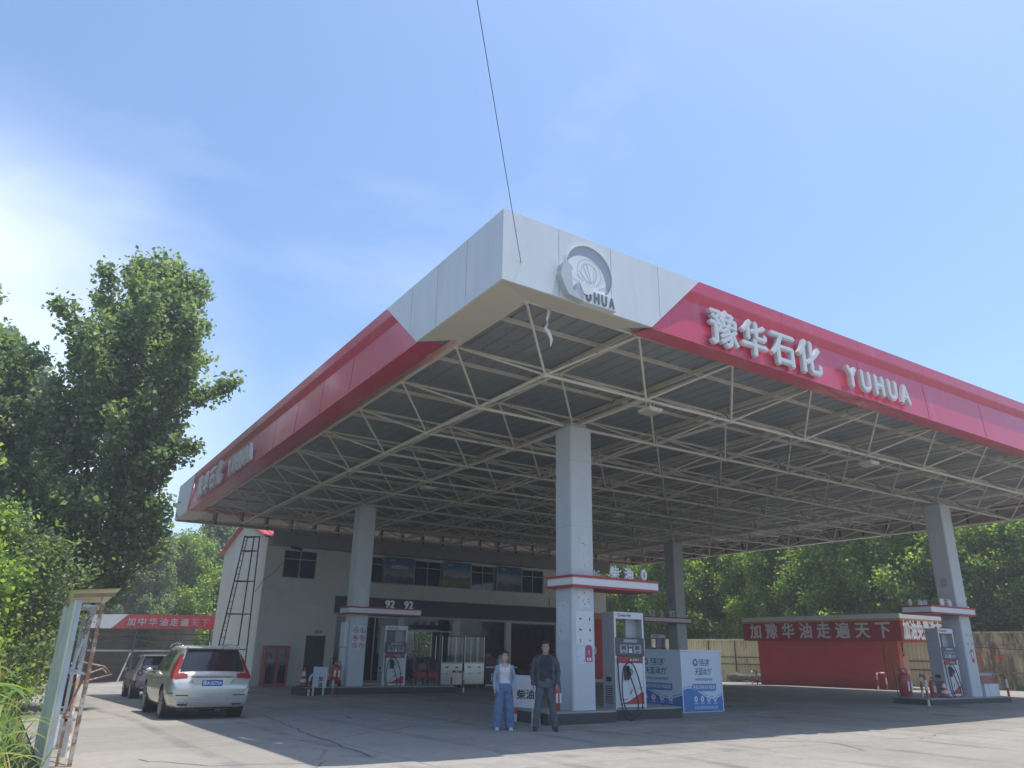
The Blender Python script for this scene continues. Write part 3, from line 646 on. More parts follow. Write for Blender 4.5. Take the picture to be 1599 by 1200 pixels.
# ================================================================== blue and white cabinet
cab = thing('urea_cabinet', 'blue and white fluid cabinet with a wave design right of the nearest pump', 'cabinet', (16.35, 16.9, H(16.35, 16.9)))
zc = H(16.35, 16.0); x0, x1, y0, y1 = 15.60, 17.16, 15.62, 17.75
b = MB(); b.bx(x0, y0, zc+.0, x1, y1, zc+1.55, box_white); b.build('body', cab, bevel=.008)
b = MB(); b.bx(x0-.02, y0-.02, zc+1.551, x1+.06, y1+.02, zc+1.585, letter_white); b.build('lid', cab)
def cab_face(o, u, w):
    """printing on a face of width w, lower left corner o"""
    b = MB(); n = u.cross(Z); u_ = u
    def at(a, c, e=.002): return Vector(o)+u*a+Z*c+n*e
    k = w/1.56
    wave = [(0, .02), (w, .02)]+[(w*t, .47+.14*math.sin(5.6*t+.55)*(1-.15*t)-.02*t) for t in [1-i/24 for i in range(25)]]
    b.prism(wave, at(0, 0, .001), u, Z, .002, blue_print)
    b.loft([[at(w*t, .51+.14*math.sin(5.6*t+.55)*(1-.15*t)-.02*t+q, .003) for q in (0, .015)] for t in [i/24 for i in range(25)]], blue_print, closed=False)
    # emblem: a ring of blue over green
    c = (.55*k, 1.26)
    b.ring(at(*c), u, Z, .055, .095, .002, navy_print, 24)
    b.prism([(-.07, -.085), (.07, -.085), (.095, -.02), (.03, -.035), (-.03, -.01), (-.1, -.03)], at(*c, .004), u, Z, .002, green_print)
    b.text('天蓝之能', at(.68*k, 1.235), u, Z, .145, .002, navy_print, bold=.015, fit=.40*k); b.text('®', at(1.10*k, 1.30), u, Z, .06, .002, navy_print)
    b.text('TIANLAN ENERGY', at(.69*k, 1.175), u, Z, .05, .002, navy_print, fit=.38*k)
    b.text('天蓝动力', at(.52*k, .955), u, Z, .20, .002, navy_print, bold=.012, fit=.60*k); b.text('®', at(1.13*k, 1.06), u, Z, .07, .002, navy_print)
    b.text('天蓝动力柴油车伴侣', at(.52*k, .80), u, Z, .075, .002, navy_print, fit=.66*k)
    rx = [(.38, .53), (1.26, .53), (1.30, .57), (1.30, .715), (.42, .715), (.38, .675)]
    b.prism([(a*k, c_) for a, c_ in rx], at(0, 0), u, Z, .002, blue_print)
    b.text('更清洁的柴油车用尿素', at(.42*k, .585), u, Z, .115, .0045, letter_white, bold=.01, fit=.84*k)
    for i in range(4):
        cx = (.50+.245*i)*k; b.disc(at(cx, .335, .0035), u, Z, .062*k, .001, letter_white, 18, ry=.075); b.prism([(-.018, -.03), (.02, -.025), (.024, .02), (0, .04), (-.02, .01)], at(cx, .335, .005), u, Z, .001, blue_print)
        b.text(('低结晶', '高纯度', '更清洁', '省油耗')[i], at(cx, .205, .0035), u, Z, .052, .001, letter_white, align='CENTER')
    for i in range(3): b.text(('▲', '●', '■')[i] if 0 else ('口', '人', '火')[i], at((1.14+.15*i)*k, .535-.06*i*0-.05, .0035), u, Z, .05, .001, navy_print) if 0 else None
    b.text('天蓝之能环保科技有限公司', at(.44*k, .085, .0035), u, Z, .088, .001, letter_white, fit=.88*k)
    return b
cab_face((x0, y0, zc), X, x1-x0).build('front_print', cab)
cab_face((x0, y1, zc), -Y, y1-y0).build('side_print', cab)
b = MB()
for xx in (x0-.001, x1-.03): b.bx(xx, y0-.009, zc+.01, xx+.031, y0-.0045, zc+1.54, letter_white)
b.build('corner_trim', cab)
# ================================================================== hoop rails, boards, extinguishers, cones
def hoop(label, loc, rz, w=.75, h=.72, group='hoop guard rails'):
    o = thing('guard_rail', label, 'guard rail', loc, rz, group); pts = []
    r = .12
    for z in np.linspace(-.1, h-r, 7): pts.append((-w/2, 0, z))
    for a in np.linspace(180, 90, 5)[1:]: pts.append((-w/2+r+r*math.cos(R_(a)), 0, h-r+r*math.sin(R_(a))))
    for x in np.linspace(-w/2+r, w/2-r, 4)[1:]: pts.append((x, 0, h))
    for a in np.linspace(90, 0, 5)[1:]: pts.append((w/2-r+r*math.cos(R_(a)), 0, h-r+r*math.sin(R_(a))))
    for z in np.linspace(h-r, -.1, 7)[1:]: pts.append((w/2, 0, z))
    P = [Vector(p) for p in pts]; ln = [0]
    for a, c in zip(P, P[1:]): ln.append(ln[-1]+(c-a).length)
    b = MB(); step = .28; n = int(ln[-1]/step)
    def at(s):
        s = min(max(s, 0), ln[-1]-1e-6); i = max(k for k in range(len(ln)-1) if ln[k] <= s); t = (s-ln[i])/(ln[i+1]-ln[i]); return P[i].lerp(P[i+1], t)
    for k in range(n+1):
        s0, s1 = k*step, min((k+1)*step, ln[-1]); 
        if s1-s0 < .01: continue
        b.path([at(lerp(s0, s1, q/5)) for q in range(6)], .038, stripe_red if k % 2 else stripe_white, 10)
    b.build('rail', o, world=False, smooth=False); return o
def board(label, loc, rz, w, h, z0, lines, size, tilt=0.):
    o = thing('diesel_board' if '柴' in lines[0] else 'notice_board', label, 'board', loc, rz)
    b = MB(); b.prism([(-w/2, z0+.02), (w/2, z0-.02), (w/2+.01, z0+h-.04), (w/2-.05, z0+h), (-w/2+.02, z0+h+.02), (-w/2, z0+h)], (0, .0, 0), X, Z, .015, mat('board_white', (.58, .60, .62), .5, var=.06, dirt=(.2, .17, .14), dscale=5, dlo=.63, dhi=.72)); p = b.build('panel', o, world=False)
    b = MB()
    for i, t in enumerate(lines): b.text(t, (0.03, -.0165, z0+h*.42-size*.4-i*size*1.1), X, Z, size, .003, black_print, bold=.03, align='CENTER')
    b.build('lettering', p, world=False)
    for s in (-.22, .22):
        b = MB(); b.tube((s*w/.6, .05, -.05), (s*w/.6, .05, z0+h*.8), .035, stripe_white, 8); b.build('post', o, world=False)
    return o
board('white board with black diesel lettering standing between the two people', (9.40, 14.0, H(9.40, 14.0)), R_(-14), .62, .62, .36, ['柴油'], .20)
hoop('red and white hoop rail behind the man at the island end', (9.9, 14.62, H(9.9, 14.6)), R_(90), .9, .75)
board('small white board on stubby posts at the end of the island by the shop', (9.62, 27.15, H(9.62, 27.15)), 0, .50, .66, .26, ['加', '油'], .17)
hoop('hoop rail behind the small white board at the shop island', (9.75, 27.3, H(9.75, 27.3)), 0, .86, .66)
hoop('hoop rail in front of the steel food cart at the island end', (15.6, 28.0, H(15.6, 28.0)), R_(90), 1.0, .75)
hoop('hoop rail at the left end of the red car wash wall', (35.7, 30.1, H(35.7, 30)), R_(20), .75, .72)
hoop('hoop rail by the orange pillar of the red car wash', (34.9, 22.0, H(35, 22)), R_(0), .72, .75)
hoop('hoop rail wrapping the pump island at the right edge, left of the pump', (25.0, 14.35, H(25, 14.35)), R_(35), 1.5, .85)
hoop('hoop rail beside the white storage box at the right edge', (29.75, 14.4, H(29.7, 14.4)), R_(70), .8, .85)
hoop('hoop rail seen between the nearest pump and the blue and white cabinet', (21.8, 24.6, H(21.8, 24.6)), R_(0), .9, .75)
def extinguisher(label, loc, h=.62, r=.16, wheels=True, group='fire extinguishers'):
    o = thing('fire_extinguisher', label, 'fire extinguisher', loc, 0, group); z0 = .14 if wheels else .0
    prof = [(.02, 0), (.85, 0), (1, .06), (1, .80), (.88, .90), (.45, .97), (.28, 1.0)]
    b = MB(); b.loft([[(r*a*math.cos(t), r*a*math.sin(t), z0+h*q) for t in [2*math.pi*i/16 for i in range(16)]] for a, q in prof], ext_red); b.build('cylinder', o, world=False, smooth=True)
    b = MB()
    for s in (-.35, .35): b.prism([(-.22*r, .30*h), (.22*r, .30*h), (.22*r, .66*h), (-.22*r, .66*h)], (s*r*1.4, -r*.93, z0), X, Z, .012, letter_white)
    b.build('label', o, world=False)
    b = MB(); b.tube((0, 0, z0+h*.98), (0, 0, z0+h*1.09), r*.22, alu, 10); b.beam((-r*.4, 0, z0+h*1.11), (r*.9, 0, z0+h*1.16), .03, .02, black_rubber); b.build('valve', o, world=False)
    b = MB(); b.path([(r*.2, 0, z0+h*1.04), (r*.9, -.02, z0+h*1.1), (r*1.25, 0, z0+h*.8), (r*1.2, .02, z0+h*.35), (r*.9, 0, z0+h*.1)], .014, black_rubber, 7); b.build('hose', o, world=False, smooth=True)
    if wheels:
        for s in (-1, 1):
            b = MB(); b.tube((s*(r+.02), .08, .11), (s*(r+.07), .08, .11), .11, black_rubber, 16); b.build('wheel', o, world=False)
        b = MB(); b.path([(-r*.8, .18, .1), (-r*.8, .22, z0+h*1.05), (-r*.7, .26, z0+h*1.3), (r*.7, .26, z0+h*1.3), (r*.8, .22, z0+h*1.05), (r*.8, .18, .1)], .014, dark_steel, 7); b.beam((-r, .05, .1), (r, .05, .1), .3, .03, dark_steel); b.build('trolley', o, world=False)
    return o
extinguisher('large red extinguisher on a trolley beside the column numbered 92', (10.35, 27.62, .19), .62, .17)
extinguisher('large red extinguisher on wheels at the left of the right-edge pump island', (25.05, 15.0, H(25, 15)+.0), .80, .19)
extinguisher('small red extinguisher standing on the right-edge island beside the wheeled one', (25.75, 14.5, .34), .52, .085, False)
extinguisher('red extinguisher just behind the man by the column', (10.42, 14.25, .30), .55, .09, False)
def cone(label, loc, h=.68):
    o = thing('traffic_cone', label, 'cone', loc, .3, 'traffic cones')
    b = MB(); b.bx(-.17, -.17, 0, .17, .17, .03, black_rubber); b.build('base', o, world=False, bevel=.01)
    b = MB(); bands = [(.03, .2, stripe_red), (.2, .38, stripe_white), (.38, .55, stripe_red), (.55, .8, stripe_white), (.8, 1., stripe_red)]
    rr_ = lambda t: lerp(.13, .025, t)
    for a, c, m in bands: b.tube((0, 0, .03+h*a*.97), (0, 0, .03+h*c*.97), rr_(a), m, 18, r2=rr_(c), cap=(c == 1.))
    b.build('cone_body', o, world=False); return o
cone('cone with worn bands at the left end of the shop island', (9.25, 27.75, .19), .62)
cone('cone among the extinguishers on the right-edge island', (26.05, 14.28, .34), .5)
# storage box on the right island
sb = thing('storage_box', 'low white storage box with a red lid on the right-edge island', 'box', (28.75, 14.5, .34))
b = MB(); b.bx(28.45, 14.2, .34, 29.4, 14.9, .74, disp_white); b.bx(28.72, 14.195, .36, 28.73, 14.2, .73, seam_dark); b.build('body', sb, bevel=.01)
b = MB(); b.bx(28.40, 14.25, .745, 29.2, 14.9, .98, mat('faded_red', (.32, .12, .12), .5, var=.15)); b.bx(28.3, 14.3, .985, 29.3, 14.85, 1.08, gray_panel); b.build('lid', sb, bevel=.01)
# ================================================================== ground markings
paint = mat('faded_paint', (.52, .51, .47), .8, var=.2, scale=6, dirt=(.25, .24, .22), dscale=3, dlo=.45, dhi=.6)
def strip(name, pts, w, m, dz=.004):
    b = MB(); n = 0; P = []
    for a, c in zip(pts, pts[1:]):
        k = max(1, int(math.dist(a, c)/.5)); P += [(lerp(a[0], c[0], i/k), lerp(a[1], c[1], i/k)) for i in range(k)]
    P.append(pts[-1]); vs = []
    for i, p in enumerate(P):
        q = P[min(i+1, len(P)-1)]; o = P[max(i-1, 0)]; d = Vector((q[0]-o[0], q[1]-o[1], 0)).normalized(); s = Vector((-d.y, d.x, 0))*w/2
        for sg in (1, -1): x, y = p[0]+s.x*sg, p[1]+s.y*sg; vs.append((x, y, HG(x, y)+dz))
    b.add(vs, [(2*i, 2*i+1, 2*i+3, 2*i+2) for i in range(len(P)-1)], m); return struct(b.build(name))
def HG(x, y):
    """height of the modelled yard sheet (bilinear between whole metres)"""
    fx, fy = math.floor(x), math.floor(y); a, c = x-fx, y-fy
    return (H(fx, fy)*(1-a)+H(fx+1, fy)*a)*(1-c)+(H(fx, fy+1)*(1-a)+H(fx+1, fy+1)*a)*c
strip('yard_marking', [(9.0, 18.6), (9.3, 15.75), (14.6, 16.1)], .05, paint) if 0 else None
strip('yard_marking', [(7.7, 17.6), (8.55, 14.35), (10.4, 15.2)], .06, paint)
strip('yard_marking', [(10.1, 13.65), (14.8, 14.0), (18.5, 15.0)], .07, paint)
strip('yard_marking', [(9.2, 13.2), (10.6, 11.7)], .06, paint)
crackm = mat('crack', (.085, .08, .073), .9, var=0)
def wob(pts, s, seed, amp=.08):
    r = random.Random(seed); o = []
    for a, c in zip(pts, pts[1:]):
        k = int(math.dist(a, c)/s)
        for i in range(k): o.append((lerp(a[0], c[0], i/k)+r.uniform(-amp, amp), lerp(a[1], c[1], i/k)+r.uniform(-amp, amp)))
    return o+[pts[-1]]
strip('yard_crack', wob([(5.9, 20.5), (5.2, 14.6), (4.85, 11.2)], .35, 1, .05), .028, crackm)
strip('yard_crack', wob([(1.9, 12.4), (2.6, 11.3), (3.9, 10.9)], .25, 2, .04), .022, crackm)
strip('yard_crack', wob([(12.0, 10.0), (12.9, 9.3), (12.4, 8.3)], .25, 3, .05), .02, crackm)
patch = mat('yard_patch', (.30, .255, .19), .85, var=.2, scale=3, dirt=(.36, .34, .31), dscale=1.2, dlo=.45, dhi=.6, bump=.2)
b = MB(); pts = [(9.9, 13.45), (12.5, 13.4), (15.6, 14.2), (15.2, 12.6), (11.0, 11.7)]
r_ = MB(); nx = 12
g_ = [[(lerp(lerp(9.6, 10.6, v), lerp(15.5, 14.6, v), u), lerp(13.5, 11.9, v)+.15*math.sin(u*9)) for u in [i/nx for i in range(nx+1)]] for v in [i/6 for i in range(7)]]
b.add([(x, y, HG(x, y)+.003) for row in g_ for x, y in row], [(j*(nx+1)+i, (j+1)*(nx+1)+i, (j+1)*(nx+1)+i+1, j*(nx+1)+i+1) for j in range(6) for i in range(nx)], patch)
struct(b.build('yard_patch'))
# ================================================================== shop building
BX0, BX1, BY0, BY1 = 10.75, 33.62, 40.30, 50.0
ZG = -.45
shop = thing('shop_building', 'long two storey off-white filling station shop with dark sign band and red roof', 'building', (22, 41, -.4))
def wall_open(b, axis, fixed, th, a0, a1, z0, z1, holes, m):
    """wall in the plane axis=fixed, thickness th, with rectangular holes (a0,a1,z0,z1)"""
    A = sorted({a0, a1}|{h[0] for h in holes}|{h[1] for h in holes}); Zs = sorted({z0, z1}|{h[2] for h in holes}|{h[3] for h in holes})
    for i in range(len(A)-1):
        run = None
        for j in range(len(Zs)-1):
            ca, cz = (A[i]+A[i+1])/2, (Zs[j]+Zs[j+1])/2
            if any(h[0] < ca < h[1] and h[2] < cz < h[3] for h in holes): 
                if run is not None: put(b, axis, fixed, th, A[i], A[i+1], run, Zs[j], m); run = None
            elif run is None: run = Zs[j]
        if run is not None: put(b, axis, fixed, th, A[i], A[i+1], run, Zs[-1], m)
def put(b, axis, f, th, a0, a1, z0, z1, m):
    if axis == 'y': b.bx(a0, f, z0, a1, f+th, z1, m)
    else: b.bx(f, a0, z0, f+th, a1, z1, m)
EAVE = 7.0
upw = [(11.70, 13.50, 4.92, 6.37), (16.0, 28.5, 4.95, 6.46)]
gl = [(14.85, 18.55, -.25, 3.18), (18.86, 22.05, -.25, 3.2), (22.48, 25.70, -.25, 3.2), (26.05, 29.5, -.25, 3.16)]
door = (13.34, 14.42, -.42, 2.08)
b = MB(); wall_open(b, 'y', BY0, .28, BX0, BX1, -.8, EAVE, upw+gl+[door], wall_white); b.build('front_wall', shop)
b = MB(); b.prism([(-BY1, -1.0), (-BY0-.28, -1.0), (-BY0-.28, EAVE), (-45.1, 8.32), (-BY1, EAVE)], (BX0+.25, 0, 0), -Y, Z, .25, wall_white)
b.build('gable_wall', shop)
b = MB(); b.prism([(BY0+.28, -.8), (BY1, -.8), (BY1, EAVE), (45.1, 8.32), (BY0+.28, EAVE)], (BX1-.25, 0, 0), Y, Z, .25, wall_white); b.build('gable_wall', shop)
hole = (22.3, 25.6, .95, 2.85)
b = MB(); wall_open(b, 'y', BY1-.25, .25, BX0+.25, BX1-.25, -.8, EAVE, [hole], wall_white); b.build('back_wall', shop)
b = MB()
for s, (ya, yb) in enumerate(((BY0-.42, 45.1), (45.1, BY1+.4))):
    za = EAVE-.14 if s == 0 else 8.36; zb_ = 8.36 if s == 0 else EAVE-.14
    b.add([(BX0-.25, ya, za), (BX1+.2, ya, za), (BX1+.2, yb, zb_), (BX0-.25, yb, zb_), (BX0-.25, ya, za+.07), (BX1+.2, ya, za+.07), (BX1+.2, yb, zb_+.07), (BX0-.25, yb, zb_+.07)], [(0, 3, 2, 1), (4, 5, 6, 7), (0, 1, 5, 4), (1, 2, 6, 5), (2, 3, 7, 6), (3, 0, 4, 7)], roof_red)
    for k in range(58):
        x = BX0-.15+k*.4; b.beam((x, ya, za+.085), (x, yb, zb_+.085), .05, .03, roof_red)
b.build('roof', shop)
b = MB(); b.bx(BX0+.12, BY0-.52, EAVE-.48, BX1, BY0-.44, EAVE+.24, mat('eave_board', (.30, .29, .27), .7, var=.12)); b.bx(BX0+.12, BY0-.439, EAVE-.48, BX1, BY0-.02, EAVE-.16, mat('eave_board', (.30, .29, .27), .7, var=.12)); b.bx(BX0+.05, BY0-.06, EAVE-.66, BX1, BY0-.002, EAVE-.505, wall_white); b.build('eave_box', shop)
b = MB(); b.bx(14.72, BY0-.16, 3.26, 30.0, BY0-.003, 4.14, sign_dark); b.bx(14.72, BY0-.17, 3.20, 30.0, BY0-.003, 3.255, alu); b.build('sign_band', shop)
b = MB()
for x in (19.9, 24.4, 26.2): b.bx(x, BY0-.004, 4.16, x+.02, BY0+.01, 4.93, gray_panel)
b.bx(28.9, BY0-.02, 4.2, 28.94, BY0-.003, 4.75, dark_steel); b.build('wall_joint', shop)
# floors and room
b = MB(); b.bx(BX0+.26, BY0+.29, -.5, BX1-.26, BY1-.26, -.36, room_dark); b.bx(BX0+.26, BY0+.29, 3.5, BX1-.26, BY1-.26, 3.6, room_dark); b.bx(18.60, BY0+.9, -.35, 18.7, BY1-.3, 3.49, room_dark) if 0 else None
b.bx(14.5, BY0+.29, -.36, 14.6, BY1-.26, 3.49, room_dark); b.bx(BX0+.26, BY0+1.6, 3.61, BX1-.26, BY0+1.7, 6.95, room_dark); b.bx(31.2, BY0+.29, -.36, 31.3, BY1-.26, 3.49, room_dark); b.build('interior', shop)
# upper windows
def window(xa, xb, za, zb, cols_, transom, bars=True):
    f = MB(); y = BY0+.04; w = .05
    f.bx(xa, y, za, xb, y+.07, za+w, alu); f.bx(xa, y, zb-w, xb, y+.07, zb, alu)
    f.bx(xa, y, za+w, xa+w, y+.07, zb-w, alu); f.bx(xb-w, y, za+w, xb, y+.07, zb-w, alu)
    zt = za+(zb-za)*transom; f.bx(xa+w, y+.005, zt, xb-w, y+.065, zt+.05, alu)
    for k in range(1, cols_):
        x = lerp(xa, xb, k/cols_); f.bx(x-.02, y+.003, za+w, x+.02, y+.067, zt, alu); f.bx(x-.02, y+.003, zt+.05, x+.02, y+.067, zb-w, alu)
    o = f.build('window', shop)
    g = MB(); g.bx(xa+.02, y+.03, za+.02, xb-.02, y+.036, zb-.02, glass_dark); g.build('pane', o)
    return o
window(11.70, 13.50, 4.92, 6.37, 2, .66)
xs = [16.0, 17.4, 19.3, 21.1, 23.1, 24.8, 26.8, 28.5]
for i, (a, c) in enumerate(zip(xs, xs[1:])): window(a+.02, c-.02, 4.95, 6.46, 2 if c-a > 1 else 1, .66)
b = MB(); b.bx(11.6, BY0+.3, 4.8, 28.6, BY0+.34, 6.6, curtain); b.build('curtain', shop)
# lightbox posters in front of the windows
def poster_mat(name, lo, hi, spot=None):
    m = bpy.data.materials.new(name); m.use_nodes = True; t = m.node_tree; bs = t.nodes['Principled BSDF']; bs.inputs['Roughness'].default_value = .3
    tcn = t.nodes.new('ShaderNodeTexCoord'); sp = t.nodes.new('ShaderNodeSeparateXYZ'); t.links.new(tcn.outputs['Object'], sp.inputs[0])
    n = t.nodes.new('ShaderNodeTexNoise'); n.inputs['Scale'].default_value = 2.4; n.inputs['Detail'].default_value = 8; t.links.new(tcn.outputs['Object'], n.inputs[0])
    mm = t.nodes.new('ShaderNodeMath'); mm.operation = 'MULTIPLY_ADD'; mm.inputs[1].default_value = .55; t.links.new(n.outputs[0], mm.inputs[0]); t.links.new(sp.outputs['Z'], mm.inputs[2])
    mr_ = t.nodes.new('ShaderNodeMapRange'); mr_.inputs[1].default_value = -.45; mr_.inputs[2].default_value = 1.05; t.links.new(mm.outputs[0], mr_.inputs[0])
    rp_ = t.nodes.new('ShaderNodeValToRGB'); t.links.new(mr_.outputs[0], rp_.inputs[0]); e = rp_.color_ramp.elements
    e[0].position = 0; e[0].color = (*lo[0], 1); e[1].position = 1; e[1].color = (*hi[-1], 1)
    allc = list(lo[1:])+list(hi[:-1])
    for i, (p, c) in enumerate(allc): q = e.new(p); q.color = (*c, 1)
    t.links.new(rp_.outputs[0], bs.inputs['Base Color']); return m
sky1 = poster_mat('poster_blue', [(.02, .03, .03), (.22, (.03, .05, .05)), (.34, (.22, .28, .30))], [(.55, (.06, .18, .32)), (.8, (.03, .10, .30)), (.02, .07, .26)])
sky2 = poster_mat('poster_field', [(.10, .06, .02), (.18, (.30, .20, .03)), (.36, (.05, .10, .03))], [(.46, (.35, .42, .48)), (.7, (.06, .20, .42)), (.03, .12, .36)])
sky3 = poster_mat('poster_city', [(.03, .05, .05), (.24, (.10, .10, .09)), (.36, (.32, .30, .28))], [(.5, (.35, .42, .48)), (.72, (.05, .14, .34)), (.03, .09, .28)])
for (xa, xb, m, lb, k) in ((17.38, 19.28, sky1, 'dark blue poster lightbox over white lettering, leftmost above the shop', 0), (21.14, 23.04, sky2, 'poster lightbox with a yellow field under a sun, middle one above the shop', 1), (24.86, 26.72, sky3, 'poster lightbox of a pale skyline under blue sky, rightmost above the shop', 2)):
    o = thing('wall_poster', lb, 'poster', ((xa+xb)/2, BY0-.1, 5.7), 0, 'posters above the shop'); hw = (xb-xa)/2
    b = MB()
    for q in ((-hw, -.76, hw, -.72), (-hw, .72, hw, .76), (-hw, -.719, -hw+.04, .719), (hw-.04, -.719, hw, .719)): b.bx(q[0], -.05, q[1], q[2], .03, q[3], alu)
    b.build('frame', o, world=False)
    b = MB(); b.bx(-hw+.041, -.03, -.719, hw-.041, .02, .719, m); p = b.build('panel', o, world=False)
    b = MB(); b.text('加油站', (-hw+.3, -.032, .52), X, Z, .12, .003, letter_white, fit=.36)
    if k == 0: b.build('print', p, world=False); b = MB(); b.text('诚信服务社会', (0, -.032, .12), X, Z, .22, .003, letter_white, bold=.02, align='CENTER', fit=1.1)
    if k == 1: b.build('print', p, world=False); b = MB(); b.disc((-.2, -.03, .12), X, Z, .20, .003, mat('sun_print', (.55, .30, .05), .4, var=.3, scale=10), 20)
    b.build('print', p, world=False)
# shopfront glazing
for n_, (xa, xb, za, zb) in enumerate(gl):
    f = MB(); y = BY0+.05
    f.bx(xa, y, za, xa+.07, y+.09, zb, alu); f.bx(xb-.07, y, za, xb, y+.09, zb, alu); f.bx(xa+.071, y, zb-.07, xb-.071, y+.09, zb, alu); f.bx(xa+.071, y, za, xb-.071, y+.09, za+.12, alu)
    if n_ == 1: f.bx(xa+.071, y+.003, 2.45, xb-.071, y+.087, 2.52, alu)
    ms = [lerp(xa, xb, .62)] if n_ == 0 else ([lerp(xa, xb, .25), lerp(xa, xb, .75)] if n_ == 1 else [])
    for x in ms: f.bx(x-.03, y+.004, za+.121, x+.03, y+.086, zb-.071 if n_ != 1 else 2.449, alu)
    o = f.build('shopfront', shop)
    if n_ != 1:
        g = MB(); g.bx(xa+.05, y+.04, za+.1, xb-.05, y+.048, zb-.05, glass_dark); g.build('pane', o)
    else:
        g = MB(); g.bx(xa+.05, y+.04, 2.5, xb-.05, y+.048, zb-.05, glass_dark); g.bx(xa+.05, y+.04, za+.1, lerp(xa, xb, .25), y+.048, 2.46, glass_clear); g.bx(lerp(xa, xb, .75), y+.04, za+.1, xb-.05, y+.048, 2.46, glass_clear); g.build('pane', o)
# back window sash
b = MB(); y = BY1-.2
for x in (22.3, 23.4, 24.5, 25.55): b.bx(x, y, .95, x+.05, y+.06, 2.85, alu)
for z in (.95, 2.80): b.bx(22.351, y+.002, z, 25.549, y+.058, z+.05, alu)
b.build('back_window', shop)
# side door
b = MB(); b.bx(door[0], BY0+.16, -.42, door[1], BY0+.2, 2.08, mat('door_dark', (.035, .04, .04), .5, var=.2)); b.bx(door[0]+.06, BY0+.155, -.3, door[0]+.5, BY0+.159, 1.9, dark_steel); d_ = b.build('door', shop)
b = MB(); b.bx(13.78, BY0-.05, 2.2, 14.16, BY0-.003, 2.36, mat('sign_yellow', (.55, .45, .15), .5)); b.text('休息室', (13.97, BY0-.052, 2.235), X, Z, .10, .003, red_print, align='CENTER'); b.build('door_sign', shop)
b = MB(); b.bx(30.4, BY0-.05, -.1, 33.3, BY0-.003, 3.6, red_plain); b.bx(30.4, BY0-.051, 3.62, 33.3, BY0-.003, 3.95, mat('sign_orange', (.5, .22, .06), .5)); p_ = b.build('red_panel', shop)
b = MB(); b.text('busy', (30.9, BY0-.052, 1.15), X, Z, 1.1, .004, letter_white, bold=.02); b.text('bus', (31.0, BY0-.052, 1.2), X, Z, .5, .003, letter_white) if 0 else None
b = MB(); b.text('b', (32.15, BY0-.052, 1.35), X, Z, 1.3, .004, letter_white, bold=.01); b.build('lettering', p_)
b = MB(); b.tube((12.1, BY0-.3, 6.45), (12.5, BY0-.35, 6.38), .07, dark_plastic, 10); b.beam((12.3, BY0-.002, 6.55), (12.3, BY0-.3, 6.46), .05, .05, dark_plastic); b.bx(12.0, BY0-.16, 6.42, 12.15, BY0-.002, 6.66, dark_plastic)
tag(b.build('security_camera', loc=(12.3, BY0-.2, 6.4)), 'dark security camera on the wall above the small upper window', 'camera')
b = MB(); b.path([(12.2, BY0-.03, 6.6)]+[(12.2+k*1.1, BY0-.03, 6.52+.03*math.sin(k*2.1)) for k in range(1, 15)], .014, dark_plastic, 5); b.build('wall_cable', shop)
b = MB(); b.path([(BX0-.02, 41.5, 4.2), (BX0-.03, 40.25, 4.7), (11.3, BY0-.02, 5.2), (11.72, BY0-.02, 5.75)], .010, dark_plastic, 5); b.build('wall_cable', shop)
# shop stock
def crate(label, loc, sz, m, group, name='water_pack', cat='pack'):
    o = thing(name, label, cat, loc, 0, group); b = MB(); b.bx(-sz[0]/2, -sz[1]/2, 0, sz[0]/2, sz[1]/2, sz[2], m); b.build('body', o, world=False, bevel=.03)
    b = MB()
    for k in range(4): b.bx(-sz[0]/2+.04+k*sz[0]/4, -sz[1]/2-.004, sz[2]*.15, -sz[0]/2+.04+k*sz[0]/4+sz[0]/6, -sz[1]/2-.001, sz[2]*.85, lcd if name == 'water_pack' else seam_dark)
    b.build('wrapping', o, world=False); return o
bluep = mat('pack_blue', (.05, .10, .20), .3, var=.3, scale=8); cartonm = mat('carton', (.30, .20, .11), .8, var=.12)
w0 = None; labw = 'shrink-wrapped blue water pack stacked behind the shop glass right of the column numbered 92'
for z in range(4):
    for x in range(3):
        p = (15.6+x*.62, 41.3, -.36+z*.36)
        if w0 is None: w0 = crate(labw, p, (.56, .4, .34), bluep, 'water packs behind the glass')
        else: dup(w0, p)
k0 = None; labk = 'brown carton in the stack behind the shop glass between the two people'
for z in range(5):
    for x in range(3):
        p = (26.9+x*.66, 41.4, -.36+z*.42)
        if k0 is None: k0 = crate(labk, p, (.6, .45, .40), cartonm, 'cartons behind the glass', 'carton', 'box')
        else: dup(k0, p)
# things in front of the shop
fc = thing('fire_cabinet', 'red fire equipment cabinet with two glass doors against the white shop wall', 'cabinet', (11.75, 40.0, H(11.75, 40)))
zf = H(11.75, 40)-.03
b = MB(); red_c = mat('cabinet_red', (.50, .10, .11), .5, var=.15); b.bx(11.18, 39.85, zf, 12.42, 40.28, zf+.18, red_c); b.bx(11.18, 39.85, zf+1.82, 12.42, 40.28, zf+1.96, red_c); b.bx(11.18, 39.85, zf+.181, 11.30, 40.28, zf+1.819, red_c); b.bx(12.30, 39.85, zf+.181, 12.42, 40.28, zf+1.819, red_c); b.bx(11.76, 39.85, zf+.181, 11.90, 39.95, zf+1.819, red_c); b.bx(11.301, 40.2, zf+.181, 12.299, 40.27, zf+1.819, mat('cabinet_back', (.50, .53, .56), .6)); b.build('body', fc)
for xa, xb in ((11.301, 11.759), (11.901, 12.299)):
    b = MB(); b.bx(xa, 39.87, zf+.182, xb, 39.876, zf+1.818, glass_clear); b.build('glass_door', fc)
b = MB(); b.bx(11.36, 40.0, zf+.182, 11.6, 40.15, zf+1.6, dark_steel); b.prism([(11.92, zf+.2), (12.25, zf+.2), (12.25, zf+1.0), (12.1, zf+1.05)], (0, 40.1, 0), X, Z, .03, dark_steel); b.build('hose_reel', fc)
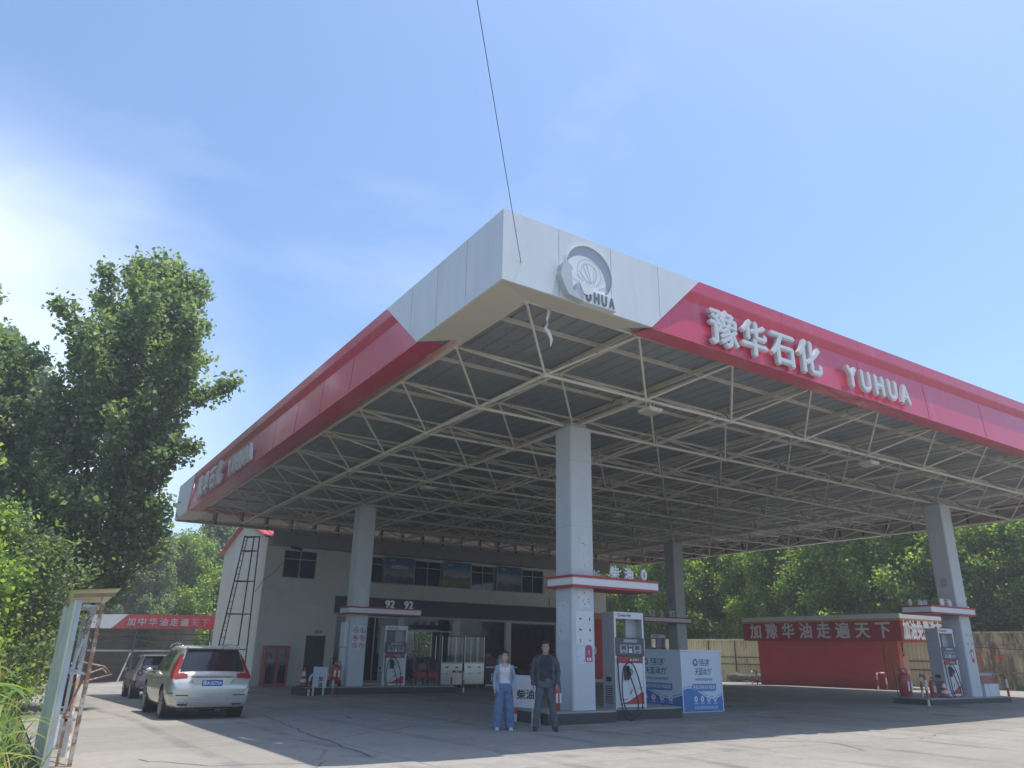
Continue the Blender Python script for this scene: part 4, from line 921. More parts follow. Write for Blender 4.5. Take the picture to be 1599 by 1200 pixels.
# stainless food carts
def cart(label, loc, shine):
    o = thing('food_cart', label, 'cart', loc, 0, 'stainless food carts'); w, d = 1.16, .7
    b = MB(); b.bx(-w/2, -d/2, .14, w/2, d/2, 1.10, stainless); cb = b.build('cabinet', o, world=False, bevel=.012)
    for s in (-.27, .27):
        b = MB(); b.bx(s-.08, -d/2-.012, .90, s+.08, -d/2-.001, .95, dark_steel); b.bx(s-.08, -d/2-.012, .62, s+.08, -d/2-.001, .655, alu); b.build('handle', cb, world=False)
    b = MB(); b.bx(-w/2-.02, -d/2-.02, 1.101, w/2+.02, d/2+.02, 1.14, stainless); b.build('worktop', o, world=False, bevel=.008)
    b = MB()
    for x in (-w/2+.02, w/2-.02):
        for y in (-d/2+.02, d/2-.02): b.tube((x, y, 1.14), (x, y, 2.36), .02, stainless, 8)
    for z in (2.34,):
        for y in (-d/2+.02, d/2-.02): b.tube((-w/2+.02, y, z), (w/2-.02, y, z), .022, stainless, 8)
        for x in (-w/2+.02, w/2-.02): b.tube((x, -d/2+.02, z), (x, d/2-.02, z), .022, stainless, 8)
    for x in (-.22, .2): b.tube((x, -d/2+.02, 1.14), (x, -d/2+.02, 2.34), .012, stainless, 6)
    b.build('frame', o, world=False)
    b = MB(); b.bx(-w/2+.04, -d/2+.017, 1.15, w/2-.04, -d/2+.023, 2.32, glass_clear); b.build('glass', o, world=False)
    for x in (-w/2+.08, w/2-.08):
        b = MB(); b.tube((x-.02, -d/2+.1, .06), (x+.02, -d/2+.1, .06), .07, black_rubber, 12); b.tube((x-.02, d/2-.1, .06), (x+.02, d/2-.1, .06), .07, black_rubber, 12); b.build('caster', o, world=False)
    return o
hc = lambda x, y: H(x, y)-.0
FC = cart('stainless glass-topped food cart on the left of the pair before the shop door', (18.42, 34.0, hc(18.4, 34)-.0), 0)
dup(FC, (19.66, 34.02, hc(19.66, 34)), R_(2), 'stainless glass-topped food cart on the right of the pair, next to the drinks counter')
ct = thing('drinks_counter', 'low dark drinks counter with white edge lines and lettering left of the woman', 'counter', (21.1, 34.1, H(21, 34)))
zq = H(21, 34)
b = MB(); b.bx(20.42, 33.85, zq, 22.3, 34.5, zq+.95, sign_dark); b.build('body', ct)
b = MB(); b.bx(20.43, 33.84, zq+.86, 22.29, 33.849, zq+.93, letter_white); b.bx(20.43, 33.84, zq+.03, 22.29, 33.849, zq+.10, letter_white); b.build('edge_line', ct)
b = MB(); b.text('pe', (20.75, 33.848, zq+.36), X, Z, .50, .004, letter_white, bold=.02); b.text('p', (21.45, 33.848, zq+.36), X, Z, .50, .004, letter_white, bold=.02); b.build('lettering', ct)
b = MB(); b.bx(-.25, -.2, 0, .25, .2, .34, letter_white); b.ball((.05, 0, .42), (.2, .15, .12), letter_white, 10, 6)
o = b.build('plastic_bag', loc=(21.35, 34.1, zq+.955), world=True) if 0 else None
o = thing('plastic_tub', 'white plastic tub with a crumpled bag on top of the drinks counter', 'tub', (21.45, 34.1, zq+.952)); b.build('tub', o, world=False, bevel=.03)
o = thing('red_crate', 'dark red drinks crate on the counter beside the food cart', 'crate', (20.75, 34.15, zq+.952)); b = MB(); b.bx(-.3, -.2, 0, .3, .2, .42, mat('crate_red', (.16, .04, .03), .5, var=.2)); b.bx(-.28, -.21, .43, .05, .1, .58, cartonm); b.build('crate_body', o, world=False)
# wooden rack left of carts
o = thing('red_stand', 'dark red slatted stand left of the stainless food carts', 'stand', (16.9, 33.4, H(17, 33.4)))
b = MB()
for k in range(4): b.bx(-.62, -.25, .12+k*.33, .62, .25, .15+k*.33, mat('crate_red', (.16, .04, .03), .5))
for x in (-.6, 0, .6): b.bx(x-.03, -.26, 0, x+.03, -.2, 1.28, mat('crate_red', (.16, .04, .03), .5)); b.bx(x-.03, .2, 0, x+.03, .26, 1.28, mat('crate_red', (.16, .04, .03), .5))
b.build('shelf_frame', o, world=False)
b = MB(); b.bx(-.55, -.2, .49, .5, .2, .72, stripe_red); b.bx(-.5, -.2, .82, .1, .2, 1.1, cartonm); b.build('goods', o, world=False)
# ================================================================== steel ladder tower by the gable
lt_ = thing('ladder_tower', 'tall black steel ladder frame standing against the white gable', 'ladder', (9.8, 40.0, H(9.8, 40)))
zl_ = -.7
b = MB(); TL, TR = Vector((9.42, 39.7, 6.78)), Vector((10.12, 39.7, 6.85)); 
legs = [(Vector((8.60, 39.4, zl_)), Vector((9.40, 39.7, 6.8))), (Vector((9.00, 40.2, zl_)), Vector((9.62, 40.05, 6.8))), (Vector((10.18, 39.4, zl_)), Vector((10.14, 39.7, 6.85))), (Vector((9.9, 40.3, zl_)), Vector((9.95, 40.05, 6.85)))]
for p, q in legs:
    c = MB(); c.beam(p, q, .05, .05, dark_steel); c.build('upright', lt_)
for k in range(22):
    t = .03+.94*k/21; c = MB(); c.tube(legs[0][0].lerp(legs[0][1], t), legs[1][0].lerp(legs[1][1], t), .014, dark_steel, 6); c.build('rung', lt_)
for t in (.27, .49, .70, .90, .995):
    c = MB(); pts = [l[0].lerp(l[1], t) for l in (legs[0], legs[2], legs[3], legs[1])]
    for i in range(4): c.beam(pts[i], pts[(i+1) % 4], .045, .045, dark_steel)
    c.build('cross_frame', lt_)
# ================================================================== red car wash kiosk
kw = thing('car_wash', 'red car wash booth with big white lettering along its overhanging roof band', 'booth', (38, 26, H(38, 26)))
KX, KY0, KY1, KZ0, KZ1 = 36.2, 21.46, 31.05, 2.30, 3.555
b = MB(); b.bx(KX, KY0, KZ0, KX+3.8, KY1, KZ1-.001, red_plain); b.build('sign_band', kw)
b = MB(); b.bx(KX-.03, KY0-.03, KZ1-.22, KX+3.83, KY1+.03, KZ1, letter_white); b.bx(KX-.02, KY0-.02, KZ1-.32, KX+3.82, KY1+.02, KZ1-.221, mat('band_yellow', (.62, .32, .05), .45)); b.build('roof_edge', kw)
wash_red = mat('wash_red', (.72, .085, .08), .5, var=.10, scale=.8, dirt=(.52, .16, .12), dscale=.5, dlo=.58, dhi=.85, stretch=(1, 1, .4))
b = MB(); b.bx(KX+.42, 22.81, -.2, KX+.52, 30.42, KZ0-.002, wash_red); b.build('side_wall', kw)
po_ = mat('pillar_orange', (.58, .13, .05), .5, var=.12)
for q in ((.42, 22.0, .72, 22.76), (3.4, 21.8, 3.7, 22.1), (3.4, 30.0, 3.7, 30.3)):
    b = MB(); b.bx(KX+q[0], q[1], -.2, KX+q[2], q[3], KZ0-.002, po_); b.build('pillar', kw)
for i, ch in enumerate('加豫华油走遍天下'):
    t = MB(); t.text(ch, (KX-.002, 30.16-i*1.112, 2.50), -Y, Z, .84, .02, letter_white, bold=.025, align='CENTER'); t.build('letter', kw)
t = MB(); t.text('加油免费洗车', (KX+.15, KY0-.002, 2.46), X, Z, .97, .02, letter_white, bold=.04, fit=3.5); t.build('lettering', kw)
b = MB(); b.bx(KX+1.1, 22.3, .6, KX+1.7, 22.5, 1.6, mat('notice_pink', (.55, .34, .26), .6)); b.bx(KX+1.05, 22.6, -.1, KX+1.15, 22.65, 2.2, dark_steel); b.bx(KX+.9, 22.75, 1.7, KX+2.2, 23.2, 1.85, rust); b.bx(KX+1.8, 22.75, -.1, KX+1.95, 22.85, 2.2, rust); b.build('wash_frame', kw)
# ================================================================== yellow sheet fence
def corr(b, xa, y0_, y1_, z0, z1, m, p=.24, dpt=.05):
    ys, xs_ = [], []; y = y0_
    while y < y1_:
        for dy, dx in ((0, 0), (p*.38, 0), (p*.5, dpt), (p*.88, dpt)): ys.append(min(y1_, y+dy)); xs_.append(xa+dx)
        y += p
    n = len(ys); vs = [(x, y, z) for z in (z0, z1) for x, y in zip(xs_, ys)]; vs2 = [(v[0]+.006, v[1], v[2]) for v in vs]
    b.add(vs, [(i, n+i, n+i+1, i+1) for i in range(n-1)], m); b.add(vs2, [(i, i+1, n+i+1, n+i) for i in range(n-1)], m)
for (ya, yb, m, lb, zt0) in ((8.0, 22.2, moldy_sheet, 'mould-stained stretch of sheet fence at the right edge behind the pump', 2.78), (22.2, 60.0, yellow_sheet, 'clean pale yellow stretch of sheet fence behind the red car wash', 2.45)):
    fe = thing('sheet_fence', lb, 'fence', (42.5, (ya+yb)/2, H(42.5, (ya+yb)/2)), 0, 'yellow sheet fences')
    b = MB(); corr(b, 42.5, ya, yb, -.5, zt0, m); b.build('sheet', fe)
    b = MB(); b.bx(42.40, ya, zt0, 42.62, yb-.002, zt0+.10, m); b.build('cap', fe)
    y = ya+.6
    while y < yb: c = MB(); c.bx(42.38, y, -.5, 42.44, y+.06, zt0-.001, dark_steel if m is yellow_sheet else rust); c.build('post', fe); y += 2.4
    for z in (.9, 1.35 if m is yellow_sheet else 2.2): c = MB(); c.bx(42.445, ya, z, 42.49, yb-.002, z+.05, dark_steel if m is yellow_sheet else rust); c.build('rail', fe)
    if m is moldy_sheet:
        for y in (21.2, 20.1):
            c = MB()
            for s in (0, .22): c.prism([(s, 0), (s+.16, .17), (s+.30, .17), (s+.14, 0), (s+.30, -.17), (s+.16, -.17)], (42.37, y+.3, 1.62), -Y, Z, .008, mat('arrow_orange', (.62, .13, .06), .5, var=.15))
            c.build('arrow_sign', fe)
        c = MB(); c.path([(42.35, 15, 2.1), (42.33, 17.5, 1.98), (42.33, 19.5, 2.02), (42.35, 21.9, 2.16)], .015, dark_plastic, 5); c.build('cable', fe)
        c = MB(); c.bx(42.2, 17.8, .3, 42.36, 18.9, 1.4, mat('pale_sheet', (.55, .50, .47), .6)); c.build('leaning_sheet', fe)
o = thing('tarp_roll', 'rolled grey-brown tarp lying along the foot of the yellow fence', 'tarp', (41.2, 35.6, H(41, 35.6)))
b = MB(); pts = [(41.3+.06*math.sin(k*1.7), 34.2+k*.35, H(41, 35.6)+.30+.04*math.sin(k*2.3)) for k in range(9)]; b.path(pts, .3, mat('tarp_grey', (.12, .11, .10), .8, var=.3, scale=5, bump=.5), 10, rs=[.22+.05*math.sin(k*1.3) for k in range(9)]); b.build('roll', o, smooth=True)
o = thing('cloth_heap', 'crumpled whitish cloth heap beside the hoop rail by the car wash', 'cloth', (40.6, 32.4, H(41, 32.4)))
b = MB(); b.ball((40.6, 32.4, .2), (.5, .7, .35), mat('cloth_pale', (.5, .5, .5), .8, var=.2, scale=4, bump=.6), 14, 8); b.ball((40.5, 31.7, .1), (.4, .5, .25), mat('cloth_pale', (.5, .5, .5)), 14, 8); b.build('heap', o, smooth=True)
# ================================================================== shed with red sign at the far left
sh = thing('carport_shed', 'open metal carport shed with a red lettered sign band behind the parked cars', 'shed', (8.4, 58, H(8.4, 58)))
SY = 57.0; zs_ = -.95
b = MB(); b.prism([(4.55, 2.42), (5.85, 2.42), (6.75, 3.34), (4.55, 3.24)], (0, SY, 0), X, Z, .05, white_panel); b.prism([(5.87, 2.42), (12.1, 2.55), (12.1, 3.46), (6.77, 3.34)], (0, SY, 0), X, Z, .05, red_plain)
b.bx(12.12, SY-.05, 2.55, 12.3, SY+2, 3.4, red_plain); sgn = b.build('sign_band', sh)
for i, ch in enumerate('加中华油走遍天下'):
    t = MB(); t.text(ch, (6.98+i*.66, SY-.052, 2.68+i*.012), X, Z, .54, .03, mat('letter_dull', (.45, .40, .40), .5, metal=.2) if i < 6 else mat('letter_faded', (.45, .2, .2), .5), bold=.02, align='CENTER'); t.build('letter', sgn)
b = MB(); b.add([(4.5, SY+.06, 3.2), (12.3, SY+.06, 3.4), (12.3, 63, 2.9), (4.5, 63, 2.7)], [(0, 1, 2, 3)], roof_sheet); b.build('roof', sh)
for x in (4.7, 7.4, 9.9, 12.1):
    b = MB(); b.tube((x, SY+.1, zs_), (x, SY+.1, 2.9), .05, dark_steel, 8); b.build('post', sh)
shed_back = mat('shed_back', (.24, .20, .15), .8, var=.25, scale=1.5, dirt=(.12, .10, .08), dscale=1.0, stretch=(1, 1, .3))
b = MB()
for k in range(8): b.bx(4.5+.0*k, 62.8+.02*(k % 2), zs_+k*.45, 12.2, 62.85+.02*(k % 2), zs_+(k+1)*.45-.01*(k % 3), shed_back)
b.build('back_wall', sh)
b = MB(); b.bx(4.4, SY+.5, zs_, 4.46, 62.8, 2.8, shed_back); b.build('side_wall', sh)
b = MB(); b.tube((4.6, SY+.4, 1.05), (12.2, SY+.4, 1.12), .06, mat('pipe_pale', (.5, .47, .42), .6), 8); b.tube((5.0, SY+.5, 2.05), (12.2, SY+.5, 2.2), .04, dark_steel, 6); b.tube((5.0, SY+.5, 1.7), (12.2, SY+.5, 1.8), .03, dark_steel, 6); b.build('cross_rail', sh)
o = thing('leaning_pole', 'pale pole leaning against the rail inside the shed', 'pole', (7.0, 57.3, zs_)); b = MB(); b.tube((6.75, 56.9, zs_+.02), (7.35, 57.35, 1.05), .05, mat('pipe_pale', (.5, .47, .42), .6), 8); b.build('pole', o)
o = thing('scrap_frame', 'rusty bent metal frame lying on the ground at the shed entrance', 'scrap', (5.6, 55.8, H(5.6, 55.8)))
b = MB(); zz = H(5.6, 55.8); b.path([(4.6, 55.6, zz+.1), (6.3, 55.9, zz+.55), (5.8, 56.1, zz+1.0), (4.6, 56.3, zz+1.25)], .05, rust, 7); b.path([(4.7, 55.7, zz+.5), (5.7, 55.9, zz+.9), (6.0, 56.0, zz+.6)], .05, rust, 7); b.build('frame', o)
o = thing('cream_wall', 'low cream wall behind the shed and shop back window', 'wall', (14, 66, -1)); b = MB(); b.bx(-6, 69.0, -1.6, 60, 69.25, 1.45, mat('cream_render', (.55, .47, .33), .8, var=.12)); 
b.bx(-6, 68.95, 1.45, 60, 69.3, 1.6, concrete_kerb); b.build('wall_body', o)
# ================================================================== leaning sign frame at the left
sf = thing('sign_frame', 'narrow lattice sign frame with peeling posts and a yellow sheet cap, nearest the left edge', 'sign', (.95, 12.8, H(.95, 12.8)))
zg = -.08; xa_, xb_ = .80, 1.06; ya_, yb_ = 12.05, 14.5
old_blue = mat('old_blue', (.44, .48, .49), .6, var=.15, scale=5, dirt=(.5, .47, .4), dscale=3, dlo=.55, dhi=.65)
sheet_y = mat('sheet_pale', (.55, .56, .42), .6, var=.15, scale=3, dirt=(.36, .38, .30), dscale=2)
b = MB(); corr(b, xa_-.055, ya_+.05, yb_, zg+.05, 2.06, sheet_y, .18, .02); b.build('sheet', sf)
b = MB(); b.bx(xa_-.03, ya_, zg, xa_+.03, ya_+.05, 2.06, old_blue); b.build('post', sf)
b = MB(); b.bx(xa_-.06, ya_+.0, zg, xa_-.032, ya_+.045, 2.06, sheet_y); b.build('edge_strip', sf)
b = MB(); b.beam((xb_-.0, ya_+.03, zg), (xb_+.02, ya_+.03, 2.12), .05, .05, rust); b.build('post', sf)
for y in (13.2, 14.4):
    b = MB(); b.bx(xa_-.02, y, zg, xa_+.03, y+.05, 2.05, old_steel); b.build('post', sf)
    b = MB(); b.bx(xb_-.03, y, zg, xb_+.02, y+.05, 2.08, old_steel); b.build('post', sf)
for z in (.55, 1.12, 1.98):
    for y in (ya_+.02, 13.2, 14.4):
        b = MB(); b.bx(xa_+.05, y, z, xb_-.03, y+.03, z+.03, old_steel); b.build('tie', sf)
for (p, q) in (((xa_+.08, 12.1, .57), (xb_-.02, 12.1, 1.12)), ((xa_+.06, 12.12, 1.14), (xb_-.04, 12.12, 1.98)), ((xb_-.02, 12.15, zg), (xb_-.02, 13.2, 1.1)), ((xb_-.02, 13.2, 1.1), (xb_-.02, 14.4, 2.0)), ((xa_+.02, 12.15, 1.9), (xa_+.02, 13.2, .6))):
    b = MB(); b.beam(p, q, .028, .028, rust if p[2] < 1 else old_steel); b.build('brace', sf)
b = MB(); b.bx(xa_+.10, 12.07, zg, xa_+.135, 12.1, .62, rust); b.build('strut', sf)
b = MB(); n = 14
vs = []
for i in range(n+1):
    y = ya_-.12+i*(2.75/n)
    for j, (x, z) in enumerate(((.66, 2.19), (.90, 2.215), (1.27, 2.245))): vs.append((x+(.12 if j == 0 else 0)*i/n, y, z-.20*i/n+(.016 if i % 2 else 0)))
b.add(vs, [(i*3+j, i*3+j+1, (i+1)*3+j+1, (i+1)*3+j) for i in range(n) for j in range(2)], yellow_sheet); b.add([(v[0], v[1], v[2]-.008) for v in vs], [(i*3+j, (i+1)*3+j, (i+1)*3+j+1, i*3+j+1) for i in range(n) for j in range(2)], yellow_sheet); b.build('cap_sheet', sf)
for y in (ya_+.02, 13.2, 14.4):
    b = MB(); b.beam((.72, y+.02, 2.12-.07*(y-ya_)), (1.22, y+.02, 2.16-.07*(y-ya_)), .04, .05, mat('timber', (.30, .24, .17), .8, var=.2)); b.build('rafter', sf)
# ================================================================== cars
def carpaint(name, col, rough=.28, metal=.5):
    m = mat(name, col, rough, metal, var=.05, scale=1.2, dirt=tuple(c*.72 for c in col), dscale=1.5, dlo=.55, dhi=.85, coat=.6); return m
car_glass = mat('car_glass', (.012, .014, .015), .04, var=0, spec=.8)
lamp_red = mat('lamp_red', (.30, .016, .012), .12, var=.05, coat=.6)
chrome = mat('chrome', (.65, .66, .68), .15, metal=1., var=.02)
trim_black = mat('trim_black', (.022, .022, .024), .5, var=.1)
plate_blue = mat('plate_blue', (.02, .10, .42), .35, var=.05)
rim_silver = mat('rim_silver', (.5, .5, .5), .3, metal=.8, var=.05)
def smooth_interp(xs, ys, x):
    """Catmull-Rom through stations"""
    i = max(0, min(len(xs)-2, int(np.searchsorted(xs, x))-1)); x0, x1 = xs[i], xs[i+1]; t = (x-x0)/(x1-x0)
    d0 = (ys[i+1]-ys[i-1])/(xs[i+1]-xs[i-1]) if i > 0 else (ys[i+1]-ys[i])/(x1-x0)
    d1 = (ys[i+2]-ys[i])/(xs[i+2]-xs[i]) if i+2 < len(xs) else (ys[i+1]-ys[i])/(x1-x0)
    s = (ys[i+1]-ys[i])/(x1-x0)
    if s == 0: d0 = d1 = 0
    else:
        d0 = max(0, min(3, d0/s))*s; d1 = max(0, min(3, d1/s))*s
    h = x1-x0
    return (2*t**3-3*t**2+1)*ys[i]+(t**3-2*t**2+t)*h*d0+(-2*t**3+3*t**2)*ys[i+1]+(t**3-t**2)*h*d1
def build_car(name, label, loc, rz, S, paint, wheels, wr, windows, lights, lower_z, plate, extra, bumper=None):
    o = thing(name, label, 'car', loc, rz); S = np.array(S, float); ys = S[:, 0]
    yl = np.unique(np.concatenate([np.linspace(0, .8, 46), np.linspace(.8, ys[-1], 110)]))
    rings = []
    for y in yl:
        zb, ze, zr, ws, wm, wb, wt = [smooth_interp(ys, S[:, k], y) for k in range(1, 8)]
        ctrl = [(0, zb), (ws*.85, zb), (ws, zb+.10*(ze-zb)), (wm, zb+.45*(ze-zb)), (wm*.995, zb+.72*(ze-zb)), (wm*.975, zb+.9*(ze-zb)), (wb, ze), (lerp(wb, wt, .5)+.012, lerp(ze, zr, .5)), (wt, zr-.10*(zr-ze)-.02), (wt*.86, zr-.012), (wt*.5, zr), (0, zr+.004)]
        sub = [2, 3, 7, 7, 5, 4, 8, 8, 3, 4, 5]; half = []
        P = [np.array(c) for c in ctrl]
        for i, n in enumerate(sub):
            p0, p1, p2, p3 = P[max(0, i-1)], P[i], P[i+1], P[min(len(P)-1, i+2)]
            for s in range(n):
                t = s/n; q = .5*((2*p1)+(p2-p0)*t+(2*p0-5*p1+4*p2-p3)*t*t+(3*p1-p0-3*p2+p3)*t**3) if i not in (0, 1, 5) else p1+(p2-p1)*t
                half.append((float(q[0]), y, float(q[1])))
        half.append((0., y, float(ctrl[-1][1])))
        rings.append(half+[(-x, yy, z) for x, yy, z in half[1:-1]][::-1])
    n = len(rings[0]); V = np.array(rings); faces = []
    def fnorm(i, j):
        a, b, c, d = V[i, j], V[i, (j+1) % n], V[i+1, (j+1) % n], V[i+1, j]; nn_ = np.cross(c-a, d-b); l = np.linalg.norm(nn_); return (a+b+c+d)/4, (nn_/l if l > 0 else nn_)
    groups = {}
    FN = {}
    for i in range(len(yl)-1):
        for j in range(n):
            c, nn_ = fnorm(i, j)
            if nn_[0]*c[0]+nn_[2]*(c[2]-.8) < 0 and abs(nn_[1]) < .9: nn_ = -nn_
            FN[(i, j)] = (c, nn_)
    def in_arch(c, r): return any((c[1]-wy)**2+(c[2]-wr)**2 < r*r for wy in wheels) and abs(c[0]) > .5
    keep = [k for k, (c, nn_) in FN.items() if not in_arch(c, wr+.055)]
    b = MB(); fl = [(i*n+j, i*n+(j+1) % n, (i+1)*n+(j+1) % n, (i+1)*n+j) for i, j in keep]
    b.add([tuple(v) for r in V for v in r], fl+[tuple(range(n))[::-1], tuple((len(yl)-1)*n+j for j in range(n))], paint)
    body = b.build('body', o, world=False, smooth=True)
    def patch(nm, pred, m, off=.005, par=o):
        fs = [k for k in keep if pred(*FN[k])]
        if not fs: return None
        idx = {}; vs = []; acc = {}
        for (i, j) in fs:
            for q in ((i, j), (i, (j+1) % n), (i+1, (j+1) % n), (i+1, j)): acc.setdefault(q, np.zeros(3)); acc[q] += FN[(i, j)][1]
        for q, a in acc.items(): idx[q] = len(vs); vs.append(tuple(V[q]+a/(np.linalg.norm(a)+1e-9)*off))
        p = MB(); p.add(vs, [tuple(idx[q] for q in ((i, j), (i, (j+1) % n), (i+1, (j+1) % n), (i+1, j))) for i, j in fs], m); return p.build(nm, par, world=False, smooth=True)
    for nm, pred in windows:
        if nm == 'side_window':
            for s in (-1, 1): patch(nm, (lambda c, q, s=s: c[0]*s > 0 and pred(c, q)), car_glass, .004)
        else: patch(nm, pred, car_glass, .004)
    for nm, pred, m in lights: patch(nm, pred, m, .012)
    patch('lower_trim', lambda c, q: c[2] < lower_z and abs(q[2]) < .9, trim_black, .006)
    for wy in wheels:
        for s in (-1, 1):
            a = MB(); a.tube((s*.55, wy, wr), (s*.90, wy, wr), wr+.07, trim_black, 28); a.f.pop(); a.m.pop()
            a.build('wheel_arch', o, world=False)
            a = MB(); W_ = S[:, 5].max()
            a.loft([[(s*x, wy+r*math.cos(t), wr+r*math.sin(t)) for t in [2*math.pi*k/30 for k in range(30)]] for x, r in ((W_-.24, wr*.70), (W_-.24, wr*.94), (W_-.21, wr), (W_-.04, wr), (W_-.01, wr*.95), (W_-.012, wr*.72))], black_rubber); w_ = a.build('wheel', o, world=False, smooth=False)
            a = MB(); a.tube((s*(W_-.10), wy, wr), (s*(W_-.06), wy, wr), wr*.70, trim_black, 28); a.tube((s*(W_-.06), wy, wr), (s*(W_-.02), wy, wr), wr*.14, rim_silver, 16)
            for k in range(10):
                t = 2*math.pi*k/10; a.beam((s*(W_-.03), wy+.08*wr*math.cos(t), wr+.08*wr*math.sin(t)), (s*(W_-.018), wy+wr*.70*math.cos(t), wr+wr*.70*math.sin(t)), .035, .03, rim_silver)
            a.loft([[(s*x, wy+r*math.cos(t), wr+r*math.sin(t)) for t in [2*math.pi*k/30 for k in range(30)]] for x, r in ((W_-.05, wr*.66), (W_-.012, wr*.67), (W_-.012, wr*.73), (W_-.05, wr*.73))], rim_silver, cap=False)
            a.build('rim', w_, world=False)
    extra(o, patch)
    return o
SUV = [  # y, bottom, belt, roof, sill half-width, mid, belt, roof half-widths
 (0.00, .40, .70, .76, .76, .80, .78, .70), (.03, .33, .78, .84, .80, .86, .84, .76), (.08, .28, .86, .93, .82, .90, .88, .80), (.13, .26, .93, 1.02, .83, .92, .89, .80), (.18, .25, .98, 1.09, .84, .93, .89, .79), (.28, .24, 1.02, 1.28, .85, .94, .885, .72), (.38, .235, 1.04, 1.46, .86, .945, .88, .665), (.46, .23, 1.05, 1.585, .86, .948, .88, .635), (.58, .22, 1.05, 1.63, .86, .95, .88, .635),
 (.9, .21, 1.05, 1.65, .87, .95, .885, .67), (1.5, .20, 1.03, 1.665, .87, .95, .89, .67), (2.2, .20, 1.00, 1.655, .87, .95, .89, .66), (2.75, .20, .985, 1.59, .87, .95, .885, .64), (3.1, .20, .98, 1.42, .87, .95, .88, .64), (3.5, .20, .99, 1.16, .87, .95, .86, .68), (3.75, .26, .98, 1.06, .87, .945, .84, .70), (4.2, .28, .93, 1.01, .86, .93, .82, .66), (4.5, .32, .84, .93, .82, .88, .78, .60), (4.66, .38, .70, .78, .7, .74, .68, .5), (4.70, .44, .6, .66, .6, .62, .58, .4)]
silver = carpaint('silver_paint', (.56, .55, .50))
def suv_extra(o, patch):
    b = MB()
    for s in (-1, 1): b.path([(s*.66, .75, 1.64), (s*.665, .95, 1.69), (s*.67, 1.8, 1.71), (s*.66, 2.5, 1.665), (s*.65, 2.65, 1.61)], .018, chrome, 7)
    b.build('roof_rail', o, world=False, smooth=True)
    for s in (-1, 1):
        b = MB(); b.ball((s*1.03, 3.05, 1.02), (.10, .07, .075), silver, 12, 8); b.beam((s*.88, 3.05, .98), (s*.97, 3.05, 1.0), .05, .04, trim_black); b.build('side_mirror', o, world=False, smooth=True)
        b = MB()
        for y in (1.45, 2.45): b.bx(s*.951, y, .80, s*.965, y+.2, .83, chrome)
        b.build('door_handle', o, world=False)
    b = MB(); b.bx(-.235, -.002, .765, .235, .085, .905, plate_blue); b.bx(-.245, .004, .755, .245, .09, .915, chrome); p = b.build('licence_plate', o, world=False)
    b = MB(); b.text('豫A·027XA', (0, -.0035, .795), X, Z, .112, .002, letter_white, bold=.02, align='CENTER', fit=.43); b.build('lettering', p, world=False)
    b = MB(); b.bx(-.72, .0, .345, -.50, .06, .385, trim_black); b.bx(.50, .0, .345, .72, .06, .385, trim_black); b.bx(-.78, -.006, .555, -.50, .05, .58, trim_black); b.bx(.50, -.006, .555, .78, .05, .58, trim_black); b.build('exhaust_trim', o, world=False)
    b = MB(); b.bx(-.47, .055, .975, .47, .15, 1.0, chrome); b.text('VOLVO', (-.35, .0, .965) if 0 else (-.33, .004, .958), X, Z, .03, .001, chrome, fit=.66) if 0 else None; b.build('tailgate_strip', o, world=False, bevel=.008)
    b = MB(); b.bx(-.70, -.012, .415, .70, .06, .44, chrome); b.build('bumper_strip', o, world=False, bevel=.006)
    b = MB(); b.prism([(-.34, .70), (.34, .70), (.50, .95), (-.50, .95)], (0, .05, 0), X, Z, .04, silver); b.build('plate_recess', o, world=False, bevel=.012)
    patch('tailgate_seam', lambda c, q: c[1] < .3 and ((.655 < c[2] < .69 and abs(c[0]) < .66) or (.66 < abs(c[0]) < .685 and .66 < c[2] < .95)), trim_black, .004)
    b = MB(); b.bx(-.6, .36, 1.585, .6, .62, 1.625, silver); b.build('spoiler', o, world=False, bevel=.02)
    b = MB(); b.prism([(0, 0), (.05, .0), (.11, .10), (.07, .10)], (0, 1.0, 1.655), Y, Z, .02, silver); b.build('aerial', o, world=False)
    patch('body_crease', lambda c, q: .60 < c[2] < .625 and c[1] < .10, trim_black, .003)
    b = MB(); b.prism([(-.60, 1.09), (-.18, 1.09), (-.20, 1.30), (-.24, 1.34), (-.56, 1.34)], (0, .43, 0), X, Z, .004, mat('sunshade', (.30, .33, .42), .5)) if 0 else None
win = lambda c: 1.05
suv_windows = [
 ('rear_window', lambda c, q: 1.085 < c[2] < 1.565 and c[1] < .62 and abs(c[0]) < .735-.28*(c[2]-1.1) and q[1] < -.25),
 ('windscreen', lambda c, q: c[1] > 2.8 and c[1] < 3.62 and 1.06 < c[2] < 1.56 and abs(c[0]) < .72 and q[2] > .35),
 ('side_window', lambda c, q: .98 < c[1] < 1.72 and 1.075 < c[2] < 1.53-.18*max(0, 1.25-c[1]) and abs(q[0]) > .5),
 ('side_window', lambda c, q: 1.79 < c[1] < 3.05-(c[2]-1.05)*.75 and 1.04 < c[2] < 1.53 and abs(q[0]) > .5)]
def tail(s):
    def f(c, q):
        x = c[0]*s; z = c[2]
        if .93 < z < 1.045 and c[1] < .60: return x > .60-.35*(1.045-z) and (c[1] < .20+2.6*max(0, z-.95) or x < .80)
        return 1.045 <= z < 1.46 and c[1] < .56 and x > .765-.30*(z-1.1)-.02 and q[1] < .3
    return f
suv_lights = [('tail_light', tail(-1), lamp_red), ('tail_light', tail(1), lamp_red)]
build_car('parked_suv', 'silver estate-shaped suv with tall red tail lights, nearest of the two parked cars', (4.42, 19.85, H(4.5, 21.8)-.005), R_(-1.0), SUV, silver, (.98, 3.84), .365, suv_windows, suv_lights, .31, None, suv_extra)
